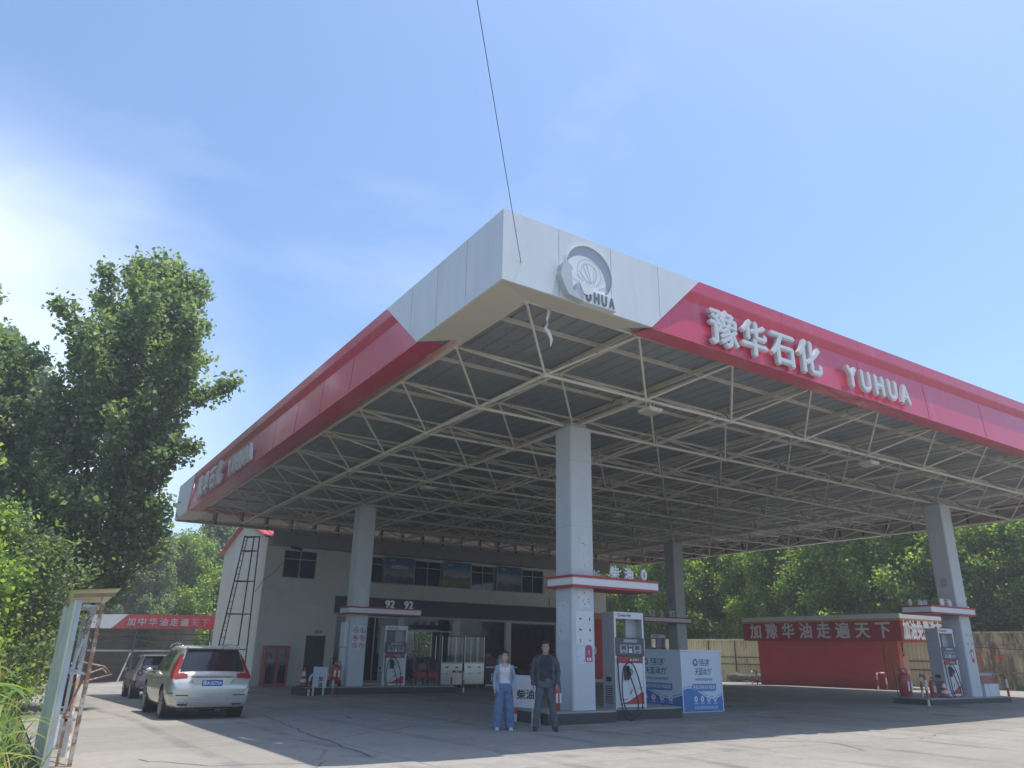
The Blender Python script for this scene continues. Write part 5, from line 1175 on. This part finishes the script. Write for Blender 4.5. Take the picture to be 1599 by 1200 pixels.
# second, smaller suv
S2 = [(y*.92, a+.05, b+.02, c+.0, d*.95, e*.955, f*.955, g*.98) for (y, a, b, c, d, e, f, g) in SUV]
pinky = carpaint('pale_lilac_paint', (.48, .36, .36))
def small_extra(o, patch):
    b = MB(); b.bx(-.22, .075, .86, .22, .10, .98, mat('plate_pale', (.45, .40, .48), .4)); b.build('licence_plate', o, world=False)
    b = MB(); b.bx(-.3, .11, 1.03, .3, .16, 1.05, chrome); b.build('tailgate_strip', o, world=False)
    b = MB(); b.bx(-.58, .33, 1.585, .58, .58, 1.62, pinky); b.build('spoiler', o, world=False, bevel=.02)
    for s in (-1, 1):
        b = MB(); b.ring((s*.70, .055, .985), X, Z, .055, .105, .012, lamp_red, 22); b.disc((s*.70, .057, .985), X, Z, .054, .01, letter_white, 18); b.build('tail_light', o, world=False)
        b = MB(); b.ball((s*.98, 2.85, 1.03), (.10, .07, .075), pinky, 10, 7); b.beam((s*.86, 2.85, 1.0), (s*.92, 2.85, 1.02), .05, .04, trim_black); b.build('side_mirror', o, world=False, smooth=True)
    b = MB(); b.bx(-.6, -.012, .40, .6, .06, .47, chrome); b.build('bumper_trim', o, world=False, bevel=.01)
w2 = [(nm, (lambda f: (lambda c, q: f(np.array([c[0]/.96, c[1]/.92, c[2]]), q)))(pr_)) for nm, pr_ in suv_windows]
build_car('parked_car', 'small pinkish-grey suv with round red tail lights parked beyond the silver one', (5.55, 34.2, H(5.5, 36)), R_(-2), S2, pinky, (.90, 3.52), .345, w2, [], .70, None, small_extra)
# a dark car far behind the pumps
S3 = [(y*.94, a, b, c-.12*max(0, min(1, (c-1.0)/.4)), d*.95, e*.95, f*.95, g*.95) for (y, a, b, c, d, e, f, g) in SUV]
darkp = carpaint('dark_paint', (.03, .035, .045))
def dark_extra(o, patch):
    b = MB(); b.bx(-.5, 4.30, .62, .5, 4.44, .72, chrome); b.build('grille', o, world=False)
    for s in (-1, 1): b = MB(); b.ball((s*.62, 4.22, .74), (.16, .12, .07), letter_white, 10, 7); b.build('headlight', o, world=False)
    for s in (-1, 1): b = MB(); b.ball((s*.98, 2.9, .98), (.10, .07, .07), darkp, 10, 7); b.build('side_mirror', o, world=False)
w3 = [(nm, (lambda f: (lambda c, q: f(np.array([c[0]/.95, c[1]/.94, c[2]+(.08 if c[2] > 1.2 else 0)]), q)))(pr_)) for nm, pr_ in suv_windows]
build_car('parked_car', 'dark car seen between the nearest pump and the blue and white cabinet', (25.2, 35.6, H(25, 33)), R_(165), S3, darkp, (.92, 3.6), .33, w3, [], .40, None, dark_extra)
# ================================================================== people
def remesh(mb, name, parent, voxel, m, it=3, disp=None):
    me = bpy.data.meshes.new(name); me.from_pydata([tuple(v) for v in mb.v], [], mb.f); o = bpy.data.objects.new(name, me); COL.objects.link(o)
    r = o.modifiers.new('r', 'REMESH'); r.mode = 'VOXEL'; r.voxel_size = voxel; r.use_smooth_shade = True
    s = o.modifiers.new('s', 'SMOOTH'); s.iterations = it; s.factor = .5
    dg = bpy.context.evaluated_depsgraph_get(); nm = bpy.data.meshes.new_from_object(o.evaluated_get(dg)); bpy.data.objects.remove(o); bpy.data.meshes.remove(me)
    nm.name = name; nm.materials.clear(); nm.materials.append(m)
    if disp:
        co = np.empty(len(nm.vertices)*3); nm.vertices.foreach_get('co', co); co = co.reshape(-1, 3); no = np.empty_like(co).ravel(); nm.vertices.foreach_get('normal', no); no = no.reshape(-1, 3)
        co = co+no*disp(co)[:, None]; nm.vertices.foreach_set('co', co.ravel())
    nm.polygons.foreach_set('use_smooth', [True]*len(nm.polygons)); nm.update()
    o = bpy.data.objects.new(name, nm); COL.objects.link(o); o.parent = parent; return o
def er(c, rx, ry, n=22, a0=0., a1=360., p=2.2):
    """rounded ring in a horizontal plane; angle 0 = front (-y)"""
    out = []; full = (a1-a0) >= 360
    for i in range(n if full else n+1):
        a = R_(a0+(a1-a0)*i/n); s, co_ = math.sin(a), -math.cos(a)
        out.append(Vector((c[0]+rx*math.copysign(abs(s)**(2/p), s), c[1]+ry*math.copysign(abs(co_)**(2/p), co_), c[2])))
    return out
def limb(mb, pts, rs, m, n=14): mb.path(pts, .05, m, n, rs=rs)
skin = mat('skin', (.42, .25, .17), .5, var=.08, scale=14); skin_f = mat('skin_fair', (.50, .31, .23), .5, var=.06, scale=14)
hair_m = mat('hair', (.012, .010, .010), .45, var=.2, scale=30)
def hand(mb, w, d, side, m):
    """w wrist point, d forearm direction (down); palm faces the thigh, fingers slightly curled"""
    w = Vector(w); d = Vector(d).normalized(); fw = Vector((0, -1, 0)); fw = (fw-d*fw.dot(d)).normalized(); inn = Vector((-side, 0, 0)); inn = (inn-d*inn.dot(d)-fw*inn.dot(fw)).normalized()
    mb.loft([[w+d*t+fw*(a*fx)+inn*(b*fy) for a, b in ((-1, -1), (0, -1.25), (1, -1), (1.15, 0), (1, 1), (0, 1.2), (-1, 1), (-1.1, 0))] for t, fx, fy in ((-.02, .022, .018), (.02, .030, .016), (.06, .036, .014), (.088, .036, .012))], m)
    for k, (off, ln) in enumerate(((.029, .066), (.010, .075), (-.010, .070), (-.028, .054))):
        p = w+d*.08+fw*off; q = [p]
        for s, c in enumerate((.10, .30, .45)): q.append(q[-1]+(d*math.cos(c)+inn*math.sin(c)+fw*off*.6).normalized()*ln*(.42, .32, .26)[s])
        limb(mb, q, [.0095, .0090, .0082, .0062], m, 8)
    p = w+d*.025+fw*.028; limb(mb, [p, p+(d*.6+fw*.8+inn*.2).normalized()*.032, p+(d*.85+fw*.5+inn*.3).normalized()*.06, p+(d*.95+fw*.35+inn*.35).normalized()*.083], [.014, .012, .0105, .007], m, 8)
def person(name, label, loc, rz, hgt, female, C):
    o = thing(name, label, 'person', loc, rz); k = hgt/1.70; sk = skin_f if female else skin
    sh, hip = (.165, .165) if female else (.195, .160)
    B = MB(); m = sk
    # head
    hz = 1.585
    Hd = [(1.465, .030, .030, -.045), (1.475, .046, .052, -.030), (1.50, .058, .074, -.016), (1.53, .066, .086, -.008), (1.565, .071, .092, 0), (1.60, .073, .095, .003), (1.635, .072, .094, .004), (1.665, .063, .082, .006), (1.685, .045, .06, .008), (1.695, .02, .03, .01)]
    B.loft([er((0, y, z), rx, ry, 20) for z, rx, ry, y in Hd], m)
    B.loft([[Vector((x*s, -.083-dy, z)) for x, dy, z in ((-1, -.02, zz), (0, d_, zz), (1, -.02, zz), (0, -.04, zz))] for s, zz, d_ in ((.007, 1.60, .008), (.009, 1.575, .016), (.014, 1.555, .024), (.011, 1.545, .012))], m)
    for s in (-1, 1): B.ball((s*.075, .012, 1.572), (.010, .020, .030), m, 10, 7)
    B.loft([er((0, .012, z), r, r*1.05, 16) for z, r in ((1.36, .065 if female else .075), (1.42, .050 if female else .060), (1.46, .047 if female else .058), (1.51, .05 if female else .058))], m)
    # torso
    if female: T = [(.80, .135, .085), (.88, .145, .092), (.98, .135, .088), (1.08, .132, .098), (1.18, .145, .112), (1.26, .152, .128), (1.33, .158, .108), (1.385, .135, .085), (1.42, .075, .065)]
    else: T = [(.80, .135, .085), (.88, .142, .092), (.98, .148, .100), (1.08, .162, .122), (1.18, .172, .125), (1.28, .184, .125), (1.36, .185, .105), (1.405, .150, .085), (1.44, .08, .07)]
    B.loft([er((0, .005, z), rx, ry, 22, p=2.5) for z, rx, ry in T], m)
    arms = []
    for s in (-1, 1):
        sp = Vector((s*sh, .01, 1.365)); el = Vector((s*(sh+.052+.012*(s > 0)), .035+.02*(s > 0), 1.10)); wr_ = Vector((s*(sh+.058-.02*(s > 0)), -.02-.03*(s > 0), .865+.008*(s > 0)))
        limb(B, [sp, sp.lerp(el, .5), el, el.lerp(wr_, .5), wr_], [.048, .045, .038, .036, .027] if not female else [.042, .038, .033, .031, .023], m)
        hand(B, wr_, wr_-el, s, m); arms.append((sp, el, wr_))
    st = C['stance']
    for s in (-1, 1):
        hp = Vector((s*.085, 0, .86)); kn = Vector((s*(.085+st*.5), -.012, .46)); an = Vector((s*(.085+st), .015, .07))
        limb(B, [hp, hp.lerp(kn, .5), kn, kn.lerp(an, .35), an], [.075, .068, .05, .048, .03], m); B.ball((an.x, -.05, .032), (.03, .10, .026), m, 10, 7)
    for v in range(len(B.v)): B.v[v] = tuple(c*k for c in B.v[v])
    remesh(B, 'body', o, .0052, sk, 2)
    def add(nm, mb, mt, vox=None, it=3, disp=None, **kw):
        mb.v = [tuple(c*k for c in v) for v in mb.v]
        return remesh(mb, nm, o, vox, mt, it, disp) if vox else mb.build(nm, o, world=False, **kw)
    # face
    for s in (-1, 1):
        b = MB(); b.ball((s*.030, -.0885, 1.590), (.0125, .006, .0055), mat('eye_dark', (.02, .015, .012), .25, var=0), 10, 6); add('eye', b, None)
        b = MB(); b.path([(s*.014, -.0935, 1.606), (s*.030, -.094, 1.612), (s*.047, -.086, 1.606)], .004, hair_m, 6); add('eyebrow', b, None)
    b = MB(); b.path([(-.024, -.084, 1.523), (-.008, -.092, 1.526), (.008, -.092, 1.526), (.024, -.084, 1.523)], .005, mat('lip', (.33, .12, .10), .5, var=0), 6, rs=[.002, .0055, .0055, .002]); add('mouth', b, None, smooth=True)
    # hair
    b = MB()
    b.loft([er((0, y, z), rx, ry, 22) for z, rx, ry, y in ((1.625, .078, .078, .022), (1.645, .080, .095, .010), (1.67, .073, .092, .008), (1.695, .055, .070, .010), (1.708, .025, .035, .012))], hair_m)
    b.loft([er((0, y, z), rx, ry, 22, a0=75, a1=285) if 0 else er((0, y, z), rx, ry, 20) for z, rx, ry, y in ((1.515, .058, .045, .055), (1.56, .072, .058, .046), (1.60, .077, .070, .034), (1.64, .079, .085, .018))], hair_m)
    if female:
        b.ball((0, .105, 1.555), (.045, .04, .05), hair_m, 12, 8); b.ball((.045, -.05, 1.665), (.045, .05, .03), hair_m, 10, 7); b.ball((-.04, -.052, 1.668), (.042, .045, .026), hair_m, 10, 7)
        for s in (-1, 1): limb(b, [(s*.068, -.045, 1.65), (s*.077, -.035, 1.61), (s*.077, -.02, 1.575)], [.014, .012, .006], hair_m, 8)
    else:
        for s in (-1, 1): limb(b, [(s*.072, -.030, 1.645), (s*.076, -.026, 1.605), (s*.075, -.018, 1.585)], [.012, .010, .005], hair_m, 8)
        b.ball((0, -.06, 1.672), (.06, .04, .028), hair_m, 12, 7)
    add('hair', b, hair_m, .006, 2, lambda c: .002*np.sin(c[:, 0]*400+c[:, 2]*90))
    wrk = lambda amp, f=1.: (lambda c: amp*(np.sin(c[:, 2]*46*f+c[:, 0]*19+3*np.sin(c[:, 1]*21))*.6+np.sin(c[:, 2]*21*f-c[:, 0]*38)*.5))
    # top
    b = MB(); ext = C['top_len']
    if female: TT = [(ext, .152, .112), (.95, .160, .114), (1.0, .150, .110), (1.08, .138, .104), (1.18, .150, .118), (1.25, .157, .136), (1.32, .158, .115), (1.352, .150, .098)]
    else: TT = [(ext, .172, .128), (.95, .172, .130), (1.08, .170, .130), (1.18, .180, .133), (1.28, .190, .132), (1.36, .185, .112), (1.405, .150, .092), (1.438, .078, .078)]
    b.loft([er((0, .005, z), rx, ry, 26, p=2.5) for z, rx, ry in TT], C['top'])
    if female:
        for s in (-1, 1): limb(b, [(s*.105, -.075, 1.34), (s*.10, -.045, 1.40), (s*.10, .02, 1.415), (s*.10, .07, 1.36)], [.022, .018, .018, .022], C['top'], 8)
    add('shirt', b, C['top'], .008, 3, wrk(.004))
    # jacket: open front shell and sleeves
    b = MB(); J = [(C['jac_len'], .205, .150), (.98, .198, .150), (1.08, .190, .147), (1.18, .198, .150), (1.28, .208, .148), (1.36, .205, .126), (1.405, .165, .105), (1.44, .092, .088)] if not female else [(C['jac_len'], .190, .142), (.98, .178, .134), (1.08, .162, .124), (1.18, .168, .134), (1.27, .172, .150), (1.34, .172, .120), (1.385, .142, .096), (1.415, .09, .08)]
    gap = C['gap']; g2 = [gap*(1.12-.3*i/7) for i in range(8)]
    g2 = g2 if not female else [gap*(1.25-.25*i/7) for i in range(8)]
    outer = [er((0, .008, z), rx, ry, 34, g, 360-g, 2.5) for (z, rx, ry), g in zip(J, g2)]
    inner = [er((0, .008, z), rx-.014, ry-.014, 34, g, 360-g, 2.5) for (z, rx, ry), g in zip(J, g2)]
    b.loft([a+c[::-1] for a, c in zip(outer, inner)], C['jacket'])
    for s, (sp, el, wr_) in zip((-1, 1), arms):
        e2 = el+Vector((s*.006, .004, 0)); we = wr_+(wr_-el).normalized()*.02
        rr_ = [.070, .068, .058, .052, .043] if not female else [.058, .054, .047, .044, .038]
        limb(b, [sp+Vector((-s*.02, 0, .01)), sp.lerp(e2, .45), e2, e2.lerp(we, .55), we], rr_, C['jacket'], 16)
    add('jacket' if not female else 'cardigan', b, C['jacket'], .0075, 3, wrk(.006))
    # trousers
    b = MB(); tr = C['tr']
    b.loft([er((0, .004, z), rx, ry, 24, p=2.5) for z, rx, ry in ((.80, hip+.020, .122), (.88, hip+.022, .132), (.95, hip+.012, .130), (1.0, hip-.002 if not female else hip-.012, .122))], C['trousers'])
    for s in (-1, 1):
        hp = Vector((s*.088, 0, .88)); kn = Vector((s*(.090+st*.5), -.010, .46)); an = Vector((s*(.088+st), .008, .032))
        pts = [hp, hp.lerp(kn, .35), hp.lerp(kn, .7), kn, kn.lerp(an, .5), kn.lerp(an, .85), an]
        limb(b, pts, tr, C['trousers'], 18)
    add('trousers', b, C['trousers'], .009, 3, wrk(.0075, .8))
    for s in (-1, 1):
        x = s*(.088+st); b = MB(); tw = s*.02
        b.loft([[Vector((x+tw*(-y*4)+w*q[0], y, z0+hh*q[1])) for q in ((-1, 0), (-1.05, .35), (-.75, .85), (0, 1), (.75, .85), (1.05, .35), (1, 0), (0, -.02))] for y, w, z0, hh in ((.075, .022, .004, .07), (.06, .035, .002, .095), (.0, .040, .0, .10), (-.07, .042, .0, .078), (-.13, .043, .0, .062), (-.175, .034, .002, .048), (-.195, .014, .008, .03))], C['shoe'])
        add('shoe', b, C['shoe'], .006, 2)
    return o
def facing(x, y, off=0): return math.atan2(-y, -x)+math.pi/2+R_(off)
navy_shirt = mat('navy_shirt', (.020, .024, .038), .8, var=.15, scale=10); grey_jacket = mat('grey_jacket', (.050, .060, .075), .75, var=.15, scale=10); grey_trousers = mat('grey_trousers', (.085, .095, .11), .8, var=.15, scale=8)
person('person', 'man in dark open jacket and grey trousers standing with feet apart by the column', (9.34, 13.14, HG(9.34, 13.14)), facing(9.34, 13.14, 4), 1.665, False,
       dict(stance=.115, top=navy_shirt, top_len=.93, jacket=grey_jacket, jac_len=.82, gap=36, trousers=grey_trousers, tr=[.098, .096, .085, .078, .072, .070, .062], shoe=mat('shoe_dark', (.03, .03, .032), .5)))
person('person', 'woman in white top, pale cardigan and wide blue trousers standing beside the man', (8.70, 13.67, HG(8.7, 13.67)), facing(8.7, 13.67, 6), 1.475, True,
       dict(stance=.065, top=mat('white_top', (.62, .64, .64), .8, var=.06, scale=10), top_len=.93, jacket=mat('pale_cardigan', (.30, .36, .43), .85, var=.12, scale=10), jac_len=.80, gap=38, trousers=mat('blue_trousers', (.11, .17, .30), .8, var=.15, scale=8), tr=[.105, .108, .108, .108, .112, .116, .108], shoe=mat('shoe_white', (.62, .63, .64), .6)))
# ================================================================== trees and plants
def leafmat(name, col, tr=.5):
    m = bpy.data.materials.new(name); m.use_nodes = True; t = m.node_tree; b = t.nodes['Principled BSDF']; o = t.nodes['Material Output']
    b.inputs['Base Color'].default_value = (*col, 1); b.inputs['Roughness'].default_value = .42; b.inputs['Specular IOR Level'].default_value = .45
    tn = t.nodes.new('ShaderNodeBsdfTranslucent'); tn.inputs[0].default_value = (min(.8, col[0]*2.1), min(.85, col[1]*2.0), col[2]*1.0, 1)
    mi = t.nodes.new('ShaderNodeMixShader'); mi.inputs[0].default_value = tr
    t.links.new(b.outputs[0], mi.inputs[1]); t.links.new(tn.outputs[0], mi.inputs[2]); t.links.new(mi.outputs[0], o.inputs[0])
    return m
LEAF = [leafmat('leaf_deep', (.105, .165, .080)), leafmat('leaf_mid', (.145, .215, .100)), leafmat('leaf_pale', (.195, .265, .135)), leafmat('leaf_silver', (.27, .325, .22))]
LEAF_Y = [leafmat('leaf_fresh_deep', (.105, .180, .045), .62), leafmat('leaf_fresh_mid', (.165, .255, .062), .62), leafmat('leaf_fresh_pale', (.24, .325, .085), .62), leafmat('leaf_fresh_light', (.30, .37, .15), .62)]
bark = mat('bark', (.13, .11, .085), .9, var=.3, scale=6, bump=.5, bscale=18)
def leaf_mesh(name, P, rng, size, mats, wts, droop=.3, elong=1.25):
    n = len(P); 
    nrm = rng.normal(size=(n, 3)); nrm[:, 2] = np.abs(nrm[:, 2])*.8+.25; nrm /= np.linalg.norm(nrm, axis=1)[:, None]
    a = rng.normal(size=(n, 3)); a[:, 2] -= droop; a -= nrm*(a*nrm).sum(1)[:, None]; a /= np.linalg.norm(a, axis=1)[:, None]
    b = np.cross(nrm, a); s = (size*rng.uniform(.6, 1.25, n))[:, None]
    V = np.empty((n, 5, 3)); P = np.asarray(P)
    V[:, 0] = P-a*s*.5*elong; V[:, 1] = P+b*s*.5-a*s*.08+nrm*s*.06; V[:, 2] = P+b*s*.22+a*s*.38; V[:, 3] = P+a*s*.62*elong-nrm*s*.08; V[:, 4] = P-b*s*.5-a*s*.08+nrm*s*.06
    me = bpy.data.meshes.new(name); me.vertices.add(5*n); me.vertices.foreach_set('co', V.ravel())
    # quad left+right -> one pentagon-like leaf of 5 corners
    idx = (np.arange(n)[:, None]*5+np.array([0, 1, 2, 3, 4])[None]).ravel()
    me.loops.add(5*n); me.loops.foreach_set('vertex_index', idx)
    me.polygons.add(n); me.polygons.foreach_set('loop_start', np.arange(n)*5)
    for m in mats: me.materials.append(m)
    me.polygons.foreach_set('material_index', rng.choice(len(mats), n, p=wts).astype(np.int32))
    me.update(); me.validate()
    return me
def make_tree(seed, height, spread, base, nb, leaves, leaf, upsweep=1.0, mats=LEAF, wts=(.32, .36, .22, .10), trunk_r=.22, lean=(0, 0), clump=.42, taper=.55, low=1.0, rm=None):
    """poplar-like crown: limbs leave the leader at a steep angle, each bears side twigs, leaves sit along the twigs"""
    rng = np.random.default_rng(seed); tb = MB(); pts = []
    top = np.array([lean[0], lean[1], height])
    def leader(t):
        return np.array([lean[0]*t**1.5+.25*math.sin(t*5+seed), lean[1]*t**1.5+.25*math.cos(t*4+seed), height*t])
    L_ = [leader(t) for t in np.linspace(0, .97, 12)]
    tb.path(L_, .1, bark, 9, rs=[trunk_r*(1-.93*i/11)+.012 for i in range(12)])
    for k in range(nb):
        t = base+(1-base)*(k+.5)/nb*.97+rng.uniform(-.02, .02); t = min(t, .97)
        az = k*2.399+rng.uniform(-.5, .5); p0 = leader(t)
        prof = (1-((t-base)/(1-base)))**taper
        ln = spread*(prof*.95+.13)*rng.uniform(.70, 1.22)*(low if t < base+.2 else 1)
        el = (.55+.5*((t-base)/(1-base)))*upsweep+rng.uniform(-.15, .15)
        if rm:
            zz_ = [p0[2]+ln*q*math.sin(el) for q in (.3, .6, 1.)]; lim = min(float(np.interp(z_, rm[0], rm[1])) for z_ in zz_); ln = min(ln, lim/max(.25, math.cos(el)))
        d = np.array([math.cos(az)*math.cos(el), math.sin(az)*math.cos(el), math.sin(el)])
        q = [p0]; n = 7
        for i in range(n):
            d = d+np.array([0, 0, .07*upsweep])+rng.normal(size=3)*.07; d /= np.linalg.norm(d); q.append(q[-1]+d*ln/n)
        tb.path(q, .03, bark, 5, rs=[max(.008, trunk_r*.33*(1-t*.6)*(1-i/(n+.3))) for i in range(n+1)])
        nt_ = max(5, int(ln*5.5))
        for s in range(nt_):
            u = .18+.82*(s+rng.uniform(0, 1))/nt_; i = min(n-1, int(u*n)); w = u*n-i; bp = q[i]*(1-w)+q[i+1]*w
            td = rng.normal(size=3)*.75+d*.8+np.array([0, 0, .35]); td /= np.linalg.norm(td)
            tl = (.25+.55*(1-u)*ln/spread+.22)*rng.uniform(.6, 1.3)*clump/.42
            for g in range(3):
                c = bp+td*tl*(g+.7)/3
                pts.append((c, .10+.07*tl))
        for g in range(4): pts.append((q[-1]-d*.12*g, .10))
    C_ = np.array([p[0] for p in pts]); S_ = np.array([p[1] for p in pts])
    pick = rng.integers(0, len(C_), leaves)
    P = C_[pick]+rng.normal(size=(leaves, 3))*S_[pick][:, None]*clump/.42*1.25
    return leaf_mesh('crown', P, rng, leaf, mats, wts), tb
def place_tree(name, cm, tb_mesh, loc, rz, label, group, sc=1.0):
    o = thing(name, label, 'tree', loc, rz, group); o.scale = (sc, sc, sc)
    c = bpy.data.objects.new('crown', cm); COL.objects.link(c); c.parent = o
    t = bpy.data.objects.new('trunk', tb_mesh); COL.objects.link(t); t.parent = o
    return o
def tree_kind(*a, **k):
    cm, tb = make_tree(*a, **k); o = tb.build('trunk', smooth=True); me = o.data; bpy.data.objects.remove(o); return cm, me
Q = tree_kind(3, 13.7, 5.2, .21, 78, 64000, .13, upsweep=1.0, lean=(.8, 0), clump=.40, low=1.0, taper=.55, rm=((0, 5, 7, 8.4, 10.5, 14), (2.3, 2.3, 2.5, 3.6, 3.3, 2.5)))
place_tree('poplar_tree', *Q, (1.75, 26.5, H(1.75, 26.5)), .4, 'tallest poplar rising above the leaning sign frame on the left', None)
Q2 = tree_kind(8, 10.6, 3.2, .10, 52, 28000, .135, upsweep=1.05, lean=(-.4, .3), clump=.38)
place_tree('poplar_tree', *Q2, (-1.0, 27.8, H(-1.0, 27.8)), 1.0, 'shorter pale poplar at the edge beside the tallest poplar', None)
place_tree('poplar_tree', *Q2, (-5.0, 33.0, H(-5, 33)), 2.6, 'poplar partly hidden behind the shorter pale poplar', None, 1.1)
B = tree_kind(21, 5.6, 2.6, .06, 40, 26000, .11, upsweep=.55, mats=LEAF_Y, clump=.5, taper=.4)
B2 = tree_kind(22, 5.2, 3.0, .05, 40, 30000, .10, upsweep=.45, mats=LEAF, clump=.55, taper=.35)
place_tree('leafy_bush', *B, (-1.25, 17.5, H(-1.25, 17.5)), 0, 'bright green bushy sapling in front of the poplars', None, .58)
place_tree('leafy_bush', *B2, (-.75, 24, H(-.75, 24)), 1.2, 'dark green bushy tree at the foot of the tallest poplar', None, .85)
place_tree('leafy_bush', *B2, (-.9, 31, H(-.9, 31)), 3.0, 'dark bush behind the leaning sign frame under the tallest poplar', None, .95)
place_tree('leafy_bush', *B, (-2.4, 22, H(-2.4, 22)), 2.0, 'dense shrub below the shorter pale poplar', None, 1.0)
for k_, (x, y, s_) in enumerate(((-6, 42, 1.9), (-5, 50, 2.0), (-3.5, 58, 1.95), (-2.5, 67, 2.0), (-4, 77, 2.2), (-7, 88, 2.3))):
    place_tree('poplar_tree', *Q2, (x, y, H(x, y)), k_*1.1, 'tall poplar in the far row on the left, mirrored in the glossy red fascia', 'poplars along the left side', s_)
# trees behind the red-topped shed and the gable
T1 = tree_kind(31, 11, 3.6, .10, 50, 34000, .17, clump=.55, mats=LEAF, taper=.5)
T2 = tree_kind(32, 10, 3.9, .06, 56, 28000, .17, upsweep=.7, mats=LEAF_Y, clump=.6, taper=.42)
T3 = tree_kind(33, 12, 3.7, .05, 60, 32000, .16, upsweep=.75, mats=LEAF_Y, clump=.6, taper=.40)
back = [(2.0, 63, 1.0, T1), (5.2, 66, .92, T2), (8.6, 64, .85, T1), (11.6, 67, .98, T2), (15.0, 72, 1.15, T1), (18.5, 74, 1.0, T2), (-1.5, 60, 1.0, T2)]
for k, (x, y, s, q) in enumerate(back):
    place_tree('shade_tree', *q, (x, y, H(x, y)), k*1.3, 'leafy tree in the row behind the red topped shed and the gable end', 'trees behind the shed', s)
lab = 'leafy tree of the dense green row behind the yellow sheet fence'
k = 0
for row, (x, st) in enumerate(((47.5, 3.6), (52.0, 4.2))):
    y = 8.0
    while y < 72:
        q = (T3, T2)[(k*7//3) % 2]
        place_tree('shade_tree', *q, (x+.8*math.sin(k*2.1), y, H(x, y)), k*1.7, lab, 'trees behind the yellow fence', (.98+.12*math.sin(k*1.3))*(1.0 if row == 0 else 1.2)); k += 1; y += st*(1+.15*math.sin(k*3.3))
for (x, y) in ((37, 62), (41.5, 61), (33, 66), (45, 66), (29, 68)):
    place_tree('shade_tree', *T2, (x, y, H(x, y)), x, 'leafy tree standing past the far end of the shop building', 'trees past the shop', 1.0)
# corn and weeds at the lower left
blade_m = [leafmat('corn_leaf', (.13, .23, .06), .4), leafmat('corn_leaf_pale', (.25, .30, .12), .4)]
straw = leafmat('straw', (.36, .30, .13), .3)
def blade(mb, base, az, ln, up, w, m, droop=1.0):
    d = Vector((math.cos(az), math.sin(az), 0)); s = Vector((-math.sin(az), math.cos(az), 0)); ring = []
    for i in range(8):
        t = i/7; p = Vector(base)+d*(ln*t)+Z*(up*(t*1.6-droop*1.5*t*t)); ww = w*math.sin(math.pi*min(.98, .12+t*.86))
        ring.append([p-s*ww+Z*ww*.35, p, p+s*ww+Z*ww*.35])
    mb.loft(ring, m, closed=False)
rr = random.Random(5)
def corn(h):
    st = MB(); lf = MB()
    st.tube((0, 0, 0), (.03, .02, h), .018, blade_m[0], 7, r2=.007)
    for i in range(9):
        z = h*(.12+.82*i/9); blade(lf, (0, 0, z), i*2.6+rr.uniform(-.4, .4), .55+.25*rr.random(), .38, .036, blade_m[0 if rr.random() < .7 else 1])
    for i in range(5): blade(st, (.03, .02, h), i*1.25, .16, .2, .006, straw, .2)
    return st, lf
spots = [(-.15, 10.6, 1.12), (.12, 11.3, 1.02), (-.35, 11.7, 1.2), (-.02, 12.4, .92), (.22, 10.2, .72), (-.55, 10.9, 1.15), (-.8, 12.1, 1.25), (.34, 11.9, .66), (-.3, 9.7, .9)]
st, lf = corn(1.0); so_ = None
for k, (x, y, h) in enumerate(spots):
    if so_ is None:
        so_ = thing('corn_plant', 'young corn plant with arching blades in the roadside weeds', 'plant', (x, y, H(x, y)), 0, 'corn plants by the sign')
        st.build('stem', so_, world=False, smooth=True); lf.build('leaves', so_, world=False, smooth=True); so_.scale = (h,)*3
    else: o = dup(so_, (x, y, H(x, y)), k*1.9); o.scale = (h,)*3
g = MB()
for k in range(2600):
    x = rr.uniform(-3.2, .62); y = rr.uniform(7.5, 24)
    if x > .45 and y < 15 and rr.random() < .5: continue
    blade(g, (x, y, H(x, y)-.02), rr.uniform(0, 6.28), rr.uniform(.12, .42), rr.uniform(.25, .75)*(1 if x < .3 else .6), rr.uniform(.006, .016), rr.choice(blade_m+[LEAF_Y[1], LEAF[1], straw]), rr.uniform(.2, .9))
for k in range(500):
    x = rr.uniform(.9, 3.4); y = rr.uniform(40, 55); 
    blade(g, (x, y, H(x, y)-.02), rr.uniform(0, 6.28), rr.uniform(.1, .3), rr.uniform(.2, .5), .012, rr.choice(blade_m+[straw]), .6)
o = g.build('weeds', loc=(-1, 12, 0)); tag(o, 'tall green weeds and dry stalks along the edge of the yard', 'weeds', None, 'stuff')
# ================================================================== haze volume added to imitate lens veil and lift the darks
hb = MB(); hb.bx(-330, -330, -4.2, 330, 330, 18.5, steel_cream)
hz = hb.build('haze'); hz['kind'] = 'stuff'; hz['label'] = 'thin pale haze added over the whole yard to imitate lens veil'
hm = bpy.data.materials.new('haze'); hm.use_nodes = True; t_ = hm.node_tree; t_.nodes.clear()
ho = t_.nodes.new('ShaderNodeOutputMaterial'); hv = t_.nodes.new('ShaderNodeVolumePrincipled')
hv.inputs['Color'].default_value = (.93, .96, 1, 1); hv.inputs['Density'].default_value = .0022; hv.inputs['Anisotropy'].default_value = .2
t_.links.new(hv.outputs[0], ho.inputs['Volume']); hz.data.materials.clear(); hz.data.materials.append(hm)
